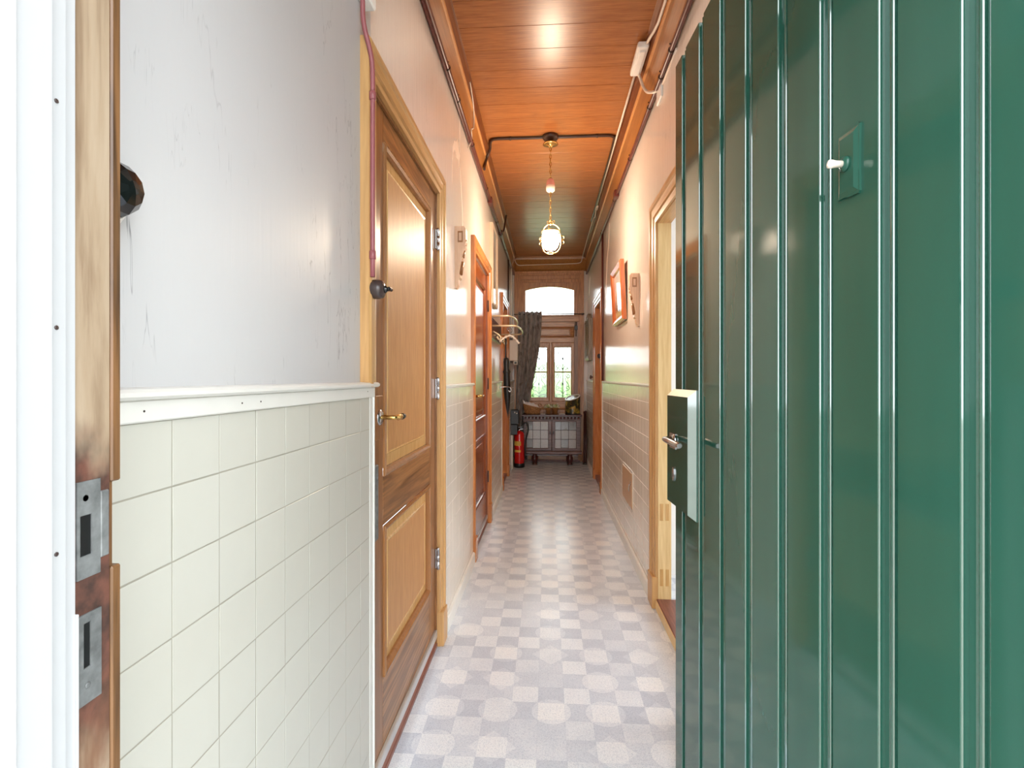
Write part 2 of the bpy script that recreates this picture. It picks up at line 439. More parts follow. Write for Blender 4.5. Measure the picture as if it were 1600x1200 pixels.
# ------------------------------------------------------------------ mesh helpers
class MB:
    def __init__(self):
        self.bm = bmesh.new()
    def box(self, lo, hi, bev=0.0, mi=0):
        lo, hi = [min(a, b) for a, b in zip(lo, hi)], [max(a, b) for a, b in zip(lo, hi)]
        vs = [self.bm.verts.new((x, y, z)) for x in (lo[0], hi[0]) for y in (lo[1], hi[1]) for z in (lo[2], hi[2])]
        fs = []
        for q in ((0, 1, 3, 2), (4, 6, 7, 5), (0, 4, 5, 1), (2, 3, 7, 6), (0, 2, 6, 4), (1, 5, 7, 3)):
            f = self.bm.faces.new([vs[i] for i in q]); f.material_index = mi; fs.append(f)
        if bev > 0:
            es = list({e for f in fs for e in f.edges})
            r = bmesh.ops.bevel(self.bm, geom=es, offset=bev, segments=1, affect='EDGES', profile=0.5)
            for f in r['faces']:
                f.material_index = mi
        return self
    def prism(self, pts, fn, a, b, mi=0):
        """closed outline pts (u,v), swept from a to b; fn(u,v,w)->xyz"""
        A = [self.bm.verts.new(fn(u, v, a)) for u, v in pts]
        B = [self.bm.verts.new(fn(u, v, b)) for u, v in pts]
        n = len(pts)
        for i in range(n):
            f = self.bm.faces.new((A[i], A[(i + 1) % n], B[(i + 1) % n], B[i])); f.material_index = mi
        for q in (A, B[::-1]):
            f = self.bm.faces.new(q); f.material_index = mi
        return self
    def strip(self, secs):
        """closed sections joined one after the other, capped"""
        rs = [[self.bm.verts.new(p) for p in sec] for sec in secs]
        n = len(rs[0])
        for A, B in zip(rs, rs[1:]):
            for i in range(n):
                self.bm.faces.new((A[i], A[(i + 1) % n], B[(i + 1) % n], B[i]))
        self.bm.faces.new(rs[0]); self.bm.faces.new(rs[-1][::-1])
        return self
    def tube(self, pts, r, n=8, closed=False, cap=True, mi=0):
        pts = [Vector(p) for p in pts]
        m = len(pts)
        rr = r if isinstance(r, (list, tuple)) else [r] * m
        rings = []
        up = None
        for i, p in enumerate(pts):
            if closed:
                d = pts[(i + 1) % m] - pts[i - 1]
            else:
                d = pts[min(i + 1, m - 1)] - pts[max(i - 1, 0)]
            if d.length < 1e-9:
                d = Vector((0, 0, 1))
            d.normalize()
            if up is None:
                up = Vector((0, 0, 1)) if abs(d.z) < 0.9 else Vector((1, 0, 0))
            up = (up - d * up.dot(d))
            if up.length < 1e-6:
                up = d.orthogonal()
            up.normalize()
            sd = d.cross(up)
            rings.append([self.bm.verts.new(p + (up * math.cos(2 * PI * k / n) + sd * math.sin(2 * PI * k / n)) * rr[i]) for k in range(n)])
        for i in range(m if closed else m - 1):
            A, B = rings[i], rings[(i + 1) % m]
            for k in range(n):
                f = self.bm.faces.new((A[k], A[(k + 1) % n], B[(k + 1) % n], B[k])); f.material_index = mi; f.smooth = True
        if cap and not closed:
            for q in (rings[0], rings[-1][::-1]):
                f = self.bm.faces.new(q); f.material_index = mi
        return self
    def lathe(self, prof, c=(0, 0, 0), n=24, axis='z', mi=0, cap=True):
        c = Vector(c)
        rings = []
        for r, h in prof:
            ring = []
            for k in range(n):
                a = 2 * PI * k / n
                p = {'z': (r * math.cos(a), r * math.sin(a), h), 'x': (h, r * math.cos(a), r * math.sin(a)), 'y': (r * math.cos(a), h, r * math.sin(a))}[axis]
                ring.append(self.bm.verts.new(c + Vector(p)))
            rings.append(ring)
        for A, B in zip(rings, rings[1:]):
            for k in range(n):
                f = self.bm.faces.new((A[k], A[(k + 1) % n], B[(k + 1) % n], B[k])); f.smooth = True; f.material_index = mi
        if cap:
            for q, (r, h) in ((rings[0], prof[0]), (rings[-1][::-1], prof[-1])):
                if r > 1e-5:
                    f = self.bm.faces.new(q); f.material_index = mi
        return self
    def loops(self, rects, fn, close=False, mi=0, back=True):
        """frame moulding: rects = [(u0,u1,v0,v1,d)], lofted; fn(u,v,d)->xyz"""
        rs = [[self.bm.verts.new(fn(u, v, d)) for u, v in ((u0, v0), (u1, v0), (u1, v1), (u0, v1))] for u0, u1, v0, v1, d in rects]
        for A, B in zip(rs, rs[1:]):
            for k in range(4):
                f = self.bm.faces.new((A[k], A[(k + 1) % 4], B[(k + 1) % 4], B[k])); f.material_index = mi
        if close:
            self.bm.faces.new(rs[-1]).material_index = mi
        elif back:
            A, B = rs[-1], rs[0]
            for k in range(4):
                f = self.bm.faces.new((A[k], A[(k + 1) % 4], B[(k + 1) % 4], B[k])); f.material_index = mi
        return self
    def build(self, name, mat, parent=None, at=None, local=False, rot=None, smooth=False):
        bm = self.bm
        bmesh.ops.remove_doubles(bm, verts=bm.verts, dist=1e-6)
        bmesh.ops.recalc_face_normals(bm, faces=bm.faces)
        if smooth:
            for f in bm.faces:
                f.smooth = True
        o = wpos(parent) if parent is not None else Vector((0, 0, 0))
        at = Vector(at) if at is not None else None
        if not local:
            off = at if at is not None else o
            bmesh.ops.translate(bm, verts=bm.verts, vec=-off)
        me = bpy.data.meshes.new(name)
        bm.to_mesh(me); bm.free()
        for m in (mat if isinstance(mat, (list, tuple)) else [mat]):
            me.materials.append(m)
        ob = bpy.data.objects.new(name, me)
        col.objects.link(ob)
        if parent is not None:
            ob.parent = parent
        if at is not None:
            ob.location = at - o if not local else at
        if rot is not None:
            ob.rotation_euler = rot
        return ob

def wpos(o):
    v = Vector((0, 0, 0))
    while o is not None:
        v += o.location
        o = o.parent
    return v

def tag(o, label=None, cat=None, group=None, kind=None):
    if label: o['label'] = label
    if cat: o['category'] = cat
    if group: o['group'] = group
    if kind: o['kind'] = kind
    return o

def empty(name, loc, label=None, cat=None, group=None, kind=None, rot=None):
    o = bpy.data.objects.new(name, None)
    o.empty_display_size = 0.1
    col.objects.link(o)
    o.location = loc
    if rot: o.rotation_euler = rot
    return tag(o, label, cat, group, kind)

def copy_tree(o, parent=None):
    c = o.copy(); col.objects.link(c); c.parent = parent
    for ch in o.children:
        copy_tree(ch, c)
    return c

def arc(cx, cz, r, a0, a1, n=12):
    return [(cx + r * math.cos(R(a0 + (a1 - a0) * i / n)), cz + r * math.sin(R(a0 + (a1 - a0) * i / n))) for i in range(n + 1)]

def smooth_path(pts, k=6):
    """Catmull-Rom through the points"""
    P = [Vector(p) for p in pts]
    P = [P[0] * 2 - P[1]] + P + [P[-1] * 2 - P[-2]]
    out = []
    for i in range(1, len(P) - 2):
        a, b, c, d = P[i - 1:i + 3]
        for j in range(k):
            t = j / k
            out.append(0.5 * ((2 * b) + (c - a) * t + (2 * a - 5 * b + 4 * c - d) * t * t + (3 * b - a - 3 * c + d) * t ** 3))
    out.append(P[-2])
    return out

# ------------------------------------------------------------------ hall dimensions
XL, XR, YF, YB, ZC = -0.51, 0.595, 0.47, 7.80, 3.0
def SX(side, d):                     # d = distance out of the wall into the hall
    return XL + d if side == 'l' else XR - d

# ------------------------------------------------------------------ setting: shell
b = MB(); b.box((-2.5, 0.30, -0.12), (3.9, 8.1, 0.0))
floor = tag(b.build('floor', M['lino']), 'pale grey speckled linoleum floor printed with small squares', 'floor', kind='structure')

# left wall with three door openings
wl = MB()
D1, D2, D3 = (1.485, 2.385, 2.09), (3.57, 4.44, 2.11), (5.79, 6.55, 2.09)
ys = [0.47, D1[0], D1[1], D2[0], D2[1], D3[0], D3[1], 8.0]
for i in range(0, 8, 2):
    wl.box((XL - 0.14, ys[i], 0), (XL, ys[i + 1], ZC + 0.1), mi=0 if i == 0 else 1)
for d in (D1, D2, D3):
    wl.box((XL - 0.14, d[0], d[2]), (XL, d[1], ZC + 0.1), mi=1)
wall_left = tag(wl.build('wall_left', [M['wall_near'], M['wall']]), 'glossy marbled wall with cream tiled wainscot and three brown doors', 'wall', kind='structure')

R1, R2 = (1.95, 2.85, 2.07), (5.70, 6.45, 2.09)
wr = MB()
ys = [0.47, R1[0], R1[1], R2[0], R2[1], 8.0]
for i in range(0, 6, 2):
    wr.box((XR, ys[i], 0), (XR + 0.065, ys[i + 1], ZC + 0.1))
for d in (R1, R2):
    wr.box((XR, d[0], d[2]), (XR + 0.065, d[1], ZC + 0.1))
wall_right = tag(wr.build('wall_right', M['wall']), 'glossy pinkish beige marbled wall beyond the open green door', 'wall', kind='structure')

# back wall around the garden door
bw = MB()
bw.box((XL - 0.14, YB, 0), (-0.40, YB + 0.2, ZC + 0.1)); bw.box((0.50, YB, 0), (XR + 0.065, YB + 0.2, ZC + 0.1))
bw.box((-0.40, YB, 2.72), (0.50, YB + 0.2, ZC + 0.1))
wall_back = tag(bw.build('wall_back', M['wall']), 'narrow end wall around the garden door', 'wall', kind='structure')

# front wall (behind and beside the camera's doorway)
fw = MB()
fw.box((-4.0, 0.31, -0.1), (-0.56, 0.47, 3.6)); fw.box((0.62, 0.31, -0.1), (5.0, 0.47, 3.6))
fw.box((-0.56, 0.31, 2.95), (0.62, 0.47, 3.6))
wall_front = tag(fw.build('wall_front', M['facade']), 'front wall of the house around the entrance doorway', 'wall', kind='structure')

# ceiling: deck with tongue-and-groove planks laid across the hall
cm_ = MB(); cm_.box((-2.5, 0.31, ZC + 0.022), (3.9, 8.0, ZC + 0.12))
ceiling = tag(cm_.build('ceiling', M['cornice_dark']), 'varnished orange-brown plank ceiling running across the hall', 'ceiling', kind='structure')
PW = 0.187
mb = MB()
w2 = PW - 0.0016
mb.prism([(0, 0.0015), (0.0015, 0), (w2 - 0.0015, 0), (w2, 0.0015), (w2, 0.02), (0, 0.02)], lambda u, v, w: (w, u, v), XL + 0.005, XR - 0.005)
pl0 = None
y = 2.617 - 11 * PW
k = 0
while y < YB - 0.02:
    if pl0 is None:
        pl0 = mb.build('plank', M['ceil'], ceiling, local=True)
        o = pl0
    else:
        o = pl0.copy(); col.objects.link(o)
    o.location = (0, y, ZC + rnd.uniform(-0.0004, 0.0004))
    y += PW

# cornices
def cornice(side, name, label):
    root = empty(name, (SX(side, 0), 4.1, 2.78), label, 'cornice', kind='structure')
    def fn(u, v, w): return (SX(side, u), w, v)
    lip = 0.045 if side == 'l' else 0.05
    e = 0.066 if side == 'l' else 0.083
    b = MB(); b.prism([(0, 2.782), (0.016, 2.782), (0.022, 2.80), (lip - 0.012, 2.945), (lip - 0.012, 3.0), (0, 3.0)], fn, 0.47, YB)
    b.build('cornice_board', M['cornice'], root)
    b = MB(); b.prism([(lip - 0.014, 2.94), (lip - 0.004, 2.943), (lip, 2.951), (lip - 0.004, 2.957), (lip - 0.014, 2.957)], fn, 0.47, YB)
    b.build('bead', M['bead'], root)
    b = MB(); b.prism([(lip - 0.014, 2.957), (lip - 0.005, 2.958), (lip + 0.004, 2.968), (lip + 0.016, 2.982), (e, 2.996), (e, 3.001), (lip - 0.014, 3.001)], fn, 0.47, YB)
    b.build('cove', M['cornice_dark'], root)
    return root
cornice('l', 'trim_1', 'ochre and brown wooden cornice along the ceiling above the closed doors')
cornice('r', 'trim_2', 'ochre and brown wooden cornice carrying the white cable')
b = MB()
b.prism([(YB, 2.815), (YB - 0.03, 2.815), (YB - 0.20, 2.955), (YB - 0.205, 2.975), (YB - 0.215, 2.998), (YB, 3.0)], lambda u, v, w: (w, u, v), XL + 0.03, XR - 0.03)
tag(b.build('trim_3', M['cornice']), 'sloping wooden cornice across the end of the ceiling above the garden door', 'cornice', kind='structure')

# ------------------------------------------------------------------ wainscot tiles
def tile_mesh(w, h, d=0.006):
    b = MB(); b.box((0, 0, 0), (d, w, h), 0.0012)
    me_o = b.build('tile', M['tile'], None, local=True)
    return me_o
def tiles(parent, side, ycuts, zcuts, mat, d0, gap, matname):
    cache = {}
    for i in range(len(ycuts) - 1):
        for j in range(len(zcuts) - 1):
            w = round(ycuts[i + 1] - ycuts[i] - gap, 4); h = round(zcuts[j + 1] - zcuts[j] - gap, 4)
            key = (w, h)
            if key not in cache:
                b = MB(); b.box((0, 0, 0), (0.006, w, h), 0.0003)
                o = b.build('tile', mat, parent, local=True); cache[key] = o
            else:
                o = cache[key].copy(); col.objects.link(o)
            dd = d0 + rnd.uniform(-0.0004, 0.0004)
            x = SX(side, dd) if side == 'l' else SX(side, dd + 0.006)
            o.location = (x, ycuts[i] + gap / 2, zcuts[j] + gap / 2)
ZROWS = [0.0] + [0.096 + 0.1 * k for k in range(11)] + [1.185]
def backing(parent, side, y0, y1, mat, z1=1.19, d=0.0151):
    b = MB(); b.box((SX(side, -0.004), y0, 0), (SX(side, d), y1, z1)); return b.build('wainscot_board', mat, parent)
# near left
YN = [0.46 + 0.1 * k for k in range(10)] + [1.430]
backing(wall_left, 'l', 0.47, 1.458, M['grout'])
tiles(wall_left, 'l', YN, ZROWS, M['tile'], 0.0095, 0.0022, 'near')
b = MB(); b.box((SX('l', 0), 0.47, 1.185), (SX('l', 0.021), 1.462, 1.213), 0.002); b.build('wainscot_rail', M['trim_white'], wall_left)
b = MB(); b.prism([(0, 1.213), (0.026, 1.213), (0.031, 1.217), (0.031, 1.222), (0.026, 1.226), (0, 1.228)], lambda u, v, w: (SX('l', u), w, v), 0.47, 1.474); b.build('wainscot_cap', M['trim_white'], wall_left)
b = MB(); b.box((SX('l', 0), 1.430, 0), (SX('l', 0.0165), 1.458, 1.186), 0.002); b.box((SX('l', 0), 1.457, 0), (SX('l', 0.020), 1.464, 1.213), 0.002); b.build('wainscot_end_strip', M['trim_white'], wall_left)
b = MB()
for y_, z_ in ((0.605, 1.199), (0.81, 1.199), (0.865, 1.199), (1.40, 1.202)):
    b.lathe([(0.0015, 0), (0.0015, 0.0006)], (SX('l', 0.021), y_, z_), 8, 'x')
b.build('nail_head', M['brown_plastic'], wall_left)
# middle left
YM = [2.52 + 0.1 * k for k in range(10)] + [3.49]
backing(wall_left, 'l', 2.49, 3.50, M['grout_glint'])
tiles(wall_left, 'l', YM, ZROWS, M['tile_far'], 0.0095, 0.0010, 'mid')
b = MB(); b.box((SX('l', 0), 2.475, 0), (SX('l', 0.024), 2.515, 1.20), 0.004); b.build('wainscot_end_strip', M['trim_white'], wall_left)
b = MB(); b.box((SX('l', 0), 3.485, 0), (SX('l', 0.022), 3.505, 1.20), 0.004); b.build('wainscot_end_strip', M['trim_white'], wall_left)
b = MB(); b.box((SX('l', 0), 2.475, 1.188), (SX('l', 0.026), 3.515, 1.204), 0.003); b.build('wainscot_cap', M['trim_white'], wall_left)
# third left field: joints too fine to pick apart
def tile_field(parent, side, y0, y1, mat):
    b = MB()
    y = y0
    while y < y1 - 0.02:
        for z0, z1 in zip(ZROWS, ZROWS[1:]):
            b.box((SX(side, 0.0095), y + 0.001, z0 + 0.001), (SX(side, 0.0155), min(y + 0.1, y1) - 0.001, z1 - 0.001))
        y += 0.1
    o = b.build('tile_field', mat, parent); o['kind'] = 'stuff'
    backing(parent, side, y0, y1, M['grout_glint'])
tile_field(wall_left, 'l', 4.57, 5.68, M['tile_far'])
tile_field(wall_left, 'l', 6.68, 7.76, M['tile_far'])
for y0, y1 in ((4.54, 5.70), (6.66, 7.78)):
    b = MB(); b.box((SX('l', 0), y0, 1.188), (SX('l', 0.026), y1, 1.204), 0.003); b.build('wainscot_cap', M['trim_white'], wall_left)
    b = MB(); b.box((SX('l', 0), y0, 0), (SX('l', 0.022), y0 + 0.03, 1.19), 0.004); b.build('wainscot_end_strip', M['trim_white'], wall_left)
    b = MB(); b.box((SX('l', 0), y1 - 0.025, 0), (SX('l', 0.022), y1, 1.19), 0.004); b.build('wainscot_end_strip', M['trim_white'], wall_left)
# right
YR = [3.02 + 0.1 * k for k in range(25)] + [5.545]
backing(wall_right, 'r', 2.98, 5.57, M['grout_glint'])
tiles(wall_right, 'r', YR, ZROWS, M['tile_far'], 0.0095, 0.0032, 'right')
b = MB(); b.box((SX('r', 0), 2.975, 0), (SX('r', 0.022), 3.015, 1.20), 0.004); b.build('wainscot_end_strip', M['trim_white'], wall_right)
b = MB(); b.box((SX('r', 0), 5.545, 0), (SX('r', 0.022), 5.575, 1.20), 0.004); b.build('wainscot_end_strip', M['trim_white'], wall_right)
b = MB(); b.box((SX('r', 0), 2.975, 1.190), (SX('r', 0.024), 5.58, 1.203), 0.003); b.build('wainscot_cap', M['trim_white'], wall_right)
tile_field(wall_right, 'r', 6.62, 7.76, M['tile_far'])
b = MB(); b.box((SX('r', 0), 6.60, 1.19), (SX('r', 0.024), 7.78, 1.203), 0.003); b.build('wainscot_cap', M['trim_white'], wall_right)
b = MB(); b.box((SX('r', 0), 6.60, 0), (SX('r', 0.022), 6.63, 1.19), 0.004); b.build('wainscot_end_strip', M['trim_white'], wall_right)

# baseboards
def skirting(name, side, segs, label):
    root = empty(name, (SX(side, 0), segs[0][0], 0), label, 'baseboard', kind='structure')
    for y0, y1 in segs:
        b = MB(); b.prism([(0.010, 0), (0.030, 0), (0.030, 0.062), (0.026, 0.070), (0.010, 0.074)], lambda u, v, w: (SX(side, u), w, v), y0, y1)
        b.build('board', M['base_white'], root)
    return root
skirting('baseboard_left', 'l', [(2.53, 3.56), (4.57, 5.68), (6.69, 7.75)], 'white painted baseboard under the wainscot between the brown doors')
skirting('baseboard_right', 'r', [(3.00, 5.57), (6.62, 7.75)], 'white painted baseboard below the wall with the small hatch')

# plaster repairs on the left wall
def patch(side, pts, parent, mat):
    b = MB()
    b.prism([(u, v) for u, v in pts], lambda u, v, w: (SX(side, w), u, v), -0.001, 0.0012)
    return b.build('plaster_patch', mat, parent)
patch('l', [(2.80, 2.49), (2.84, 2.54), (2.90, 2.56), (2.955, 2.60), (2.97, 2.56), (3.03, 2.53), (3.05, 2.47), (3.01, 2.46), (2.98, 2.49), (2.92, 2.48), (2.86, 2.50), (2.815, 2.46), (2.79, 2.37), (2.78, 2.28), (2.775, 2.37)], wall_left, M['plaster'])
patch('l', [(3.02, 2.78), (3.034, 2.78), (3.04, 2.55), (3.075, 2.40), (3.13, 2.25), (3.15, 2.10), (3.135, 2.10), (3.115, 2.25), (3.06, 2.39), (3.025, 2.50)], wall_left, M['plaster'])
patch('r', [(5.05, 2.72), (5.08, 2.72), (5.18, 2.52), (5.30, 2.40), (5.36, 2.20), (5.38, 1.95), (5.34, 1.95), (5.32, 2.18), (5.25, 2.38), (5.13, 2.52)], wall_right, M['plaster'])
patch('r', [(7.30, 2.62), (7.36, 2.58), (7.42, 2.46), (7.50, 2.40), (7.48, 2.50), (7.40, 2.60), (7.34, 2.66)], wall_right, M['plaster'])

# ------------------------------------------------------------------ doors of the hall
def architrave(root, side, op, w, zt, mv, mh, plinth=0.0, proud=0.03, cut=0.0):
    """moulded casing around an opening op=(y0,y1,ztop); w = width of the casing"""
    y0, y1, z1 = op
    prof = [(0, 0), (0, proud * 0.55), (w * 0.18, proud * 0.62), (w * 0.22, proud * 0.45), (w * 0.30, proud * 0.45), (w * 0.34, proud * 0.72), (w * 0.66, proud * 0.78), (w * 0.72, proud), (w * 0.92, proud), (w, proud * 0.8), (w, 0)]
    for ed, sg in ((y0, -1), (y1, 1)):
        b = MB()
        zb = cut if sg < 0 else 0.0
        b.strip([[(SX(side, v), ed + sg * u, zb) for u, v in prof], [(SX(side, v), ed + sg * u, z1 + u) for u, v in prof]])
        b.build('side_casing', mv, root)
        if plinth and zb == 0:
            b = MB(); b.box((SX(side, 0), ed + sg * -0.002, 0), (SX(side, proud + 0.005), ed + sg * (w + 0.004), plinth), 0.004)
            b.build('plinth_block', mv, root)
    b = MB()
    b.strip([[(SX(side, v), y0 - u, z1 + u) for u, v in prof], [(SX(side, v), y1 + u, z1 + u) for u, v in prof]])
    b.build('head_casing', mh, root)

def fnside(side):
    return lambda u, v, d: (SX(side, d), u, v)

def panel_door(root, side, y0, y1, z0, z1, df, panels, sw, ms, mr, mp, mm, mm2, th=0.035):
    """leaf: stiles, rails, sunk panels and mouldings; df = depth of the face (negative = inside the wall)"""
    fn = fnside(side)
    for a, c in ((y0, y0 + sw), (y1 - sw, y1)):
        b = MB(); b.box(fn(a, z0, df), fn(c, z1, df - th), 0.0015); b.build('stile', ms, root)
    zz = [z0] + [v for p in panels for v in p] + [z1]
    for i in range(0, len(zz), 2):
        b = MB(); b.box(fn(y0 + sw, zz[i], df), fn(y1 - sw, zz[i + 1], df - th), 0.0015); b.build('rail', mr, root)
    for pz0, pz1 in panels:
        a, c = y0 + sw, y1 - sw
        b = MB()
        o = [(0, 0.0), (0.000, 0.006), (0.010, 0.009), (0.018, 0.004), (0.022, -0.004)]
        b.loops([(a + u, c - u, pz0 + u, pz1 - u, df + d) for u, d in o] + [(a + 0.022, c - 0.022, pz0 + 0.022, pz1 - 0.022, df - 0.02)], fn, back=False)
        b.build('moulding', mm2, root)
        b = MB()
        i0 = 0.022
        b.loops([(a + i0, c - i0, pz0 + i0, pz1 - i0, df - 0.012), (a + 0.060, c - 0.060, pz0 + 0.060, pz1 - 0.060, df - 0.010), (a + 0.064, c - 0.064, pz0 + 0.064, pz1 - 0.064, df - 0.004), (a + 0.070, c - 0.070, pz0 + 0.070, pz1 - 0.070, df - 0.005)], fn, back=False)
        b.build('panel_border', mm, root)
        b = MB(); b.box(fn(a + 0.069, pz0 + 0.069, df - 0.0055), fn(c - 0.069, pz1 - 0.069, df - 0.025)); b.build('panel', mp, root)

# door 1: first door on the left
r = empty('door_1', (XL, 1.925, 0), 'tall brown two-panel door with oak-grained panels beside the tiled wall', 'door', kind='structure')
architrave(r, 'l', D1, 0.086, 2.17, M['arch'], M['arch_h'], 0.16, cut=1.215)
b = MB(); b.box((XL - 0.14, D1[0], 0), (XL + 0.004, D1[0] + 0.012, D1[2])); b.box((XL - 0.14, D1[1] - 0.012, 0), (XL + 0.004, D1[1], D1[2])); b.box((XL - 0.14, D1[0], D1[2] - 0.012), (XL + 0.004, D1[1], D1[2])); b.build('jamb', M['stile'], r)
panel_door(r, 'l', 1.499, 2.371, 0.055, 2.076, -0.004, [(0.30, 0.775), (0.93, 1.98)], 0.112, M['stile'], M['rail'], M['oak'], M['mould'], M['mould_dark'])
b = MB(); b.box((XL - 0.10, D1[0], 0), (XL + 0.006, D1[1], 0.02), 0.003); b.build('threshold', M['sill_red'], r)
b = MB(); b.box((XL - 0.006, 1.499, 0.050), (XL + 0.008, 2.371, 0.085), 0.003); o = b.build('draught_strip', M['alu'], r); o['label'] = 'aluminium draught strip'
for z_ in (0.41, 1.19, 1.875):
    b = MB()
    b.box((XL - 0.002, 2.367, z_ - 0.045), (XL + 0.006, 2.379, z_ + 0.045), 0.001)
    b.lathe([(0.0, -0.052), (0.006, -0.050), (0.0075, -0.044), (0.0075, -0.016), (0.006, -0.015), (0.006, -0.013), (0.0075, -0.012), (0.0075, 0.012), (0.006, 0.013), (0.006, 0.015), (0.0075, 0.016), (0.0075, 0.044), (0.006, 0.050), (0, 0.052)], (XL + 0.010, 2.373, z_), 10)
    b.build('hinge', M['steel'], r)
h = MB(); h.lathe([(0.0, 0.011), (0.016, 0.010), (0.024, 0.006), (0.026, 0.0)], (XL - 0.004, 1.572, 1.118), 20, 'x'); hn = h.build('rosette', M['steel'], r)
h = MB(); h.tube(smooth_path([(XL + 0.0, 1.572, 1.118), (XL + 0.035, 1.573, 1.118), (XL + 0.048, 1.582, 1.118), (XL + 0.050, 1.625, 1.117)], 5), [0.007] * 11 + [0.009, 0.010, 0.010, 0.010, 0.0095][:5]); hl = h.build('lever', M['brass'], r)
h = MB(); h.lathe([(0.0095, 0), (0.0105, 0.01), (0.010, 0.022), (0.006, 0.042), (0.0, 0.048)], (XL + 0.050, 1.625, 1.117), 14, 'y'); h.build('lever_tip', M['black_gloss'], hl)
b = MB(); b.box((XL - 0.006, 1.535, 1.05), (XL - 0.001, 1.605, 1.185), 0.002); b.build('back_plate', M['stile'], r)
b = MB(); b.box((XL - 0.005, 1.500, 0.755), (XL + 0.006, 1.540, 0.98), 0.003)
for z_ in (0.80, 0.94):
    b.lathe([(0.004, 0), (0.003, 0.002)], (XL + 0.006, 1.526, z_), 8, 'x')
b.build('lock_plate', M['iron'], r)

# door 2
r = empty('door_2', (XL, 4.0, 0), 'reddish brown panelled door between the short tiled walls', 'door', kind='structure')
architrave(r, 'l', D2, 0.088, 2.19, M['orange_arch'], M['orange_arch'], 0.16)
b = MB(); b.box((XL - 0.14, D2[0], 0), (XL + 0.003, D2[0] + 0.012, D2[2])); b.box((XL - 0.14, D2[1] - 0.012, 0), (XL + 0.003, D2[1], D2[2])); b.build('jamb', M['red_stile'], r)
panel_door(r, 'l', 3.583, 4.427, 0.05, 2.10, -0.006, [(0.28, 0.78), (0.92, 1.98)], 0.105, M['red_stile'], M['red_stile'], M['red_stile'], M['red_stile'], M['red_stile'])
b = MB(); b.box((XL - 0.10, D2[0], 0), (XL + 0.004, D2[1], 0.02), 0.003); b.build('threshold', M['sill_red'], r)
b = MB(); b.box((XL - 0.008, 3.583, 0.045), (XL + 0.006, 4.427, 0.075), 0.003); b.build('draught_strip', M['alu'], r)
h = MB(); h.box((XL - 0.006, 3.615, 1.07), (XL + 0.004, 3.65, 1.16), 0.003); h.build('back_plate', M['red_stile'], r)
h = MB(); h.tube([(XL, 3.63, 1.11), (XL + 0.045, 3.632, 1.11), (XL + 0.05, 3.64, 1.11), (XL + 0.05, 3.74, 1.11)], 0.009); h.build('lever', M['brass'], r)
for z_ in (0.40, 1.19, 1.85):
    b = MB(); b.lathe([(0, -0.05), (0.006, -0.048), (0.007, -0.01), (0.007, 0.045), (0, 0.05)], (XL + 0.008, 4.432, z_), 8); b.build('hinge', M['conduit_dark'], r)

# door 3
r = empty('door_3', (XL, 6.17, 0), 'orange-brown door nearest the curtain and extinguisher', 'door', kind='structure')
architrave(r, 'l', D3, 0.086, 2.16, M['orange_arch'], M['orange_arch'], 0.14)
b = MB(); b.box((XL - 0.14, D3[0], 0), (XL + 0.003, D3[0] + 0.012, D3[2])); b.box((XL - 0.14, D3[1] - 0.012, 0), (XL + 0.003, D3[1], D3[2])); b.build('jamb', M['orange_arch'], r)
panel_door(r, 'l', 5.803, 6.537, 0.07, 2.085, -0.05, [(0.28, 0.80), (0.94, 1.97)], 0.10, M['orange_arch'], M['orange_arch'], M['orange_arch'], M['orange_arch'], M['orange_arch'])
b = MB(); b.box((XL - 0.12, D3[0], 0), (XL + 0.004, D3[1], 0.045), 0.003); b.build('threshold', M['sill_red'], r)

# door 4: open doorway on the right behind the green door
r = empty('door_4', (XR, 2.4, 0), 'ochre framed doorway without its leaf behind the open green door', 'doorway', kind='structure')
architrave(r, 'r', R1, 0.118, 2.19, M['arch'], M['arch_h'], 0.17)
b = MB()
b.box((XR - 0.003, R1[1] - 0.004, 0.0), (XR + 0.066, R1[1] + 0.01, R1[2]))
b.build('jamb', M['pale_wood'], r)
b = MB(); b.box((XR - 0.003, R1[0] - 0.01, 0.0), (XR + 0.066, R1[0] + 0.004, R1[2])); b.build('jamb', M['pale_wood'], r)
b = MB(); b.box((XR - 0.003, R1[0], R1[2] - 0.004), (XR + 0.066, R1[1], R1[2] + 0.01)); b.build('head_jamb', M['arch_h'], r)
for z_ in (0.17, 0.52):
    for x_ in (XR + 0.006, XR + 0.036):
        b = MB(); b.box((x_, R1[1] - 0.0052, z_ - 0.045), (x_ + 0.018, R1[1] - 0.003, z_ + 0.045), 0.0008); b.build('hinge_leaf', M['mould'], r)
b = MB(); b.box((XR - 0.012, R1[0], 0), (XR + 0.16, R1[1], 0.055), 0.004); b.build('threshold', M['sill_red'], r)
b = MB(); b.box((XR - 0.016, R1[0], 0), (XR - 0.010, R1[1], 0.05), 0.001); b.build('threshold_nosing', M['pale_wood'], r)

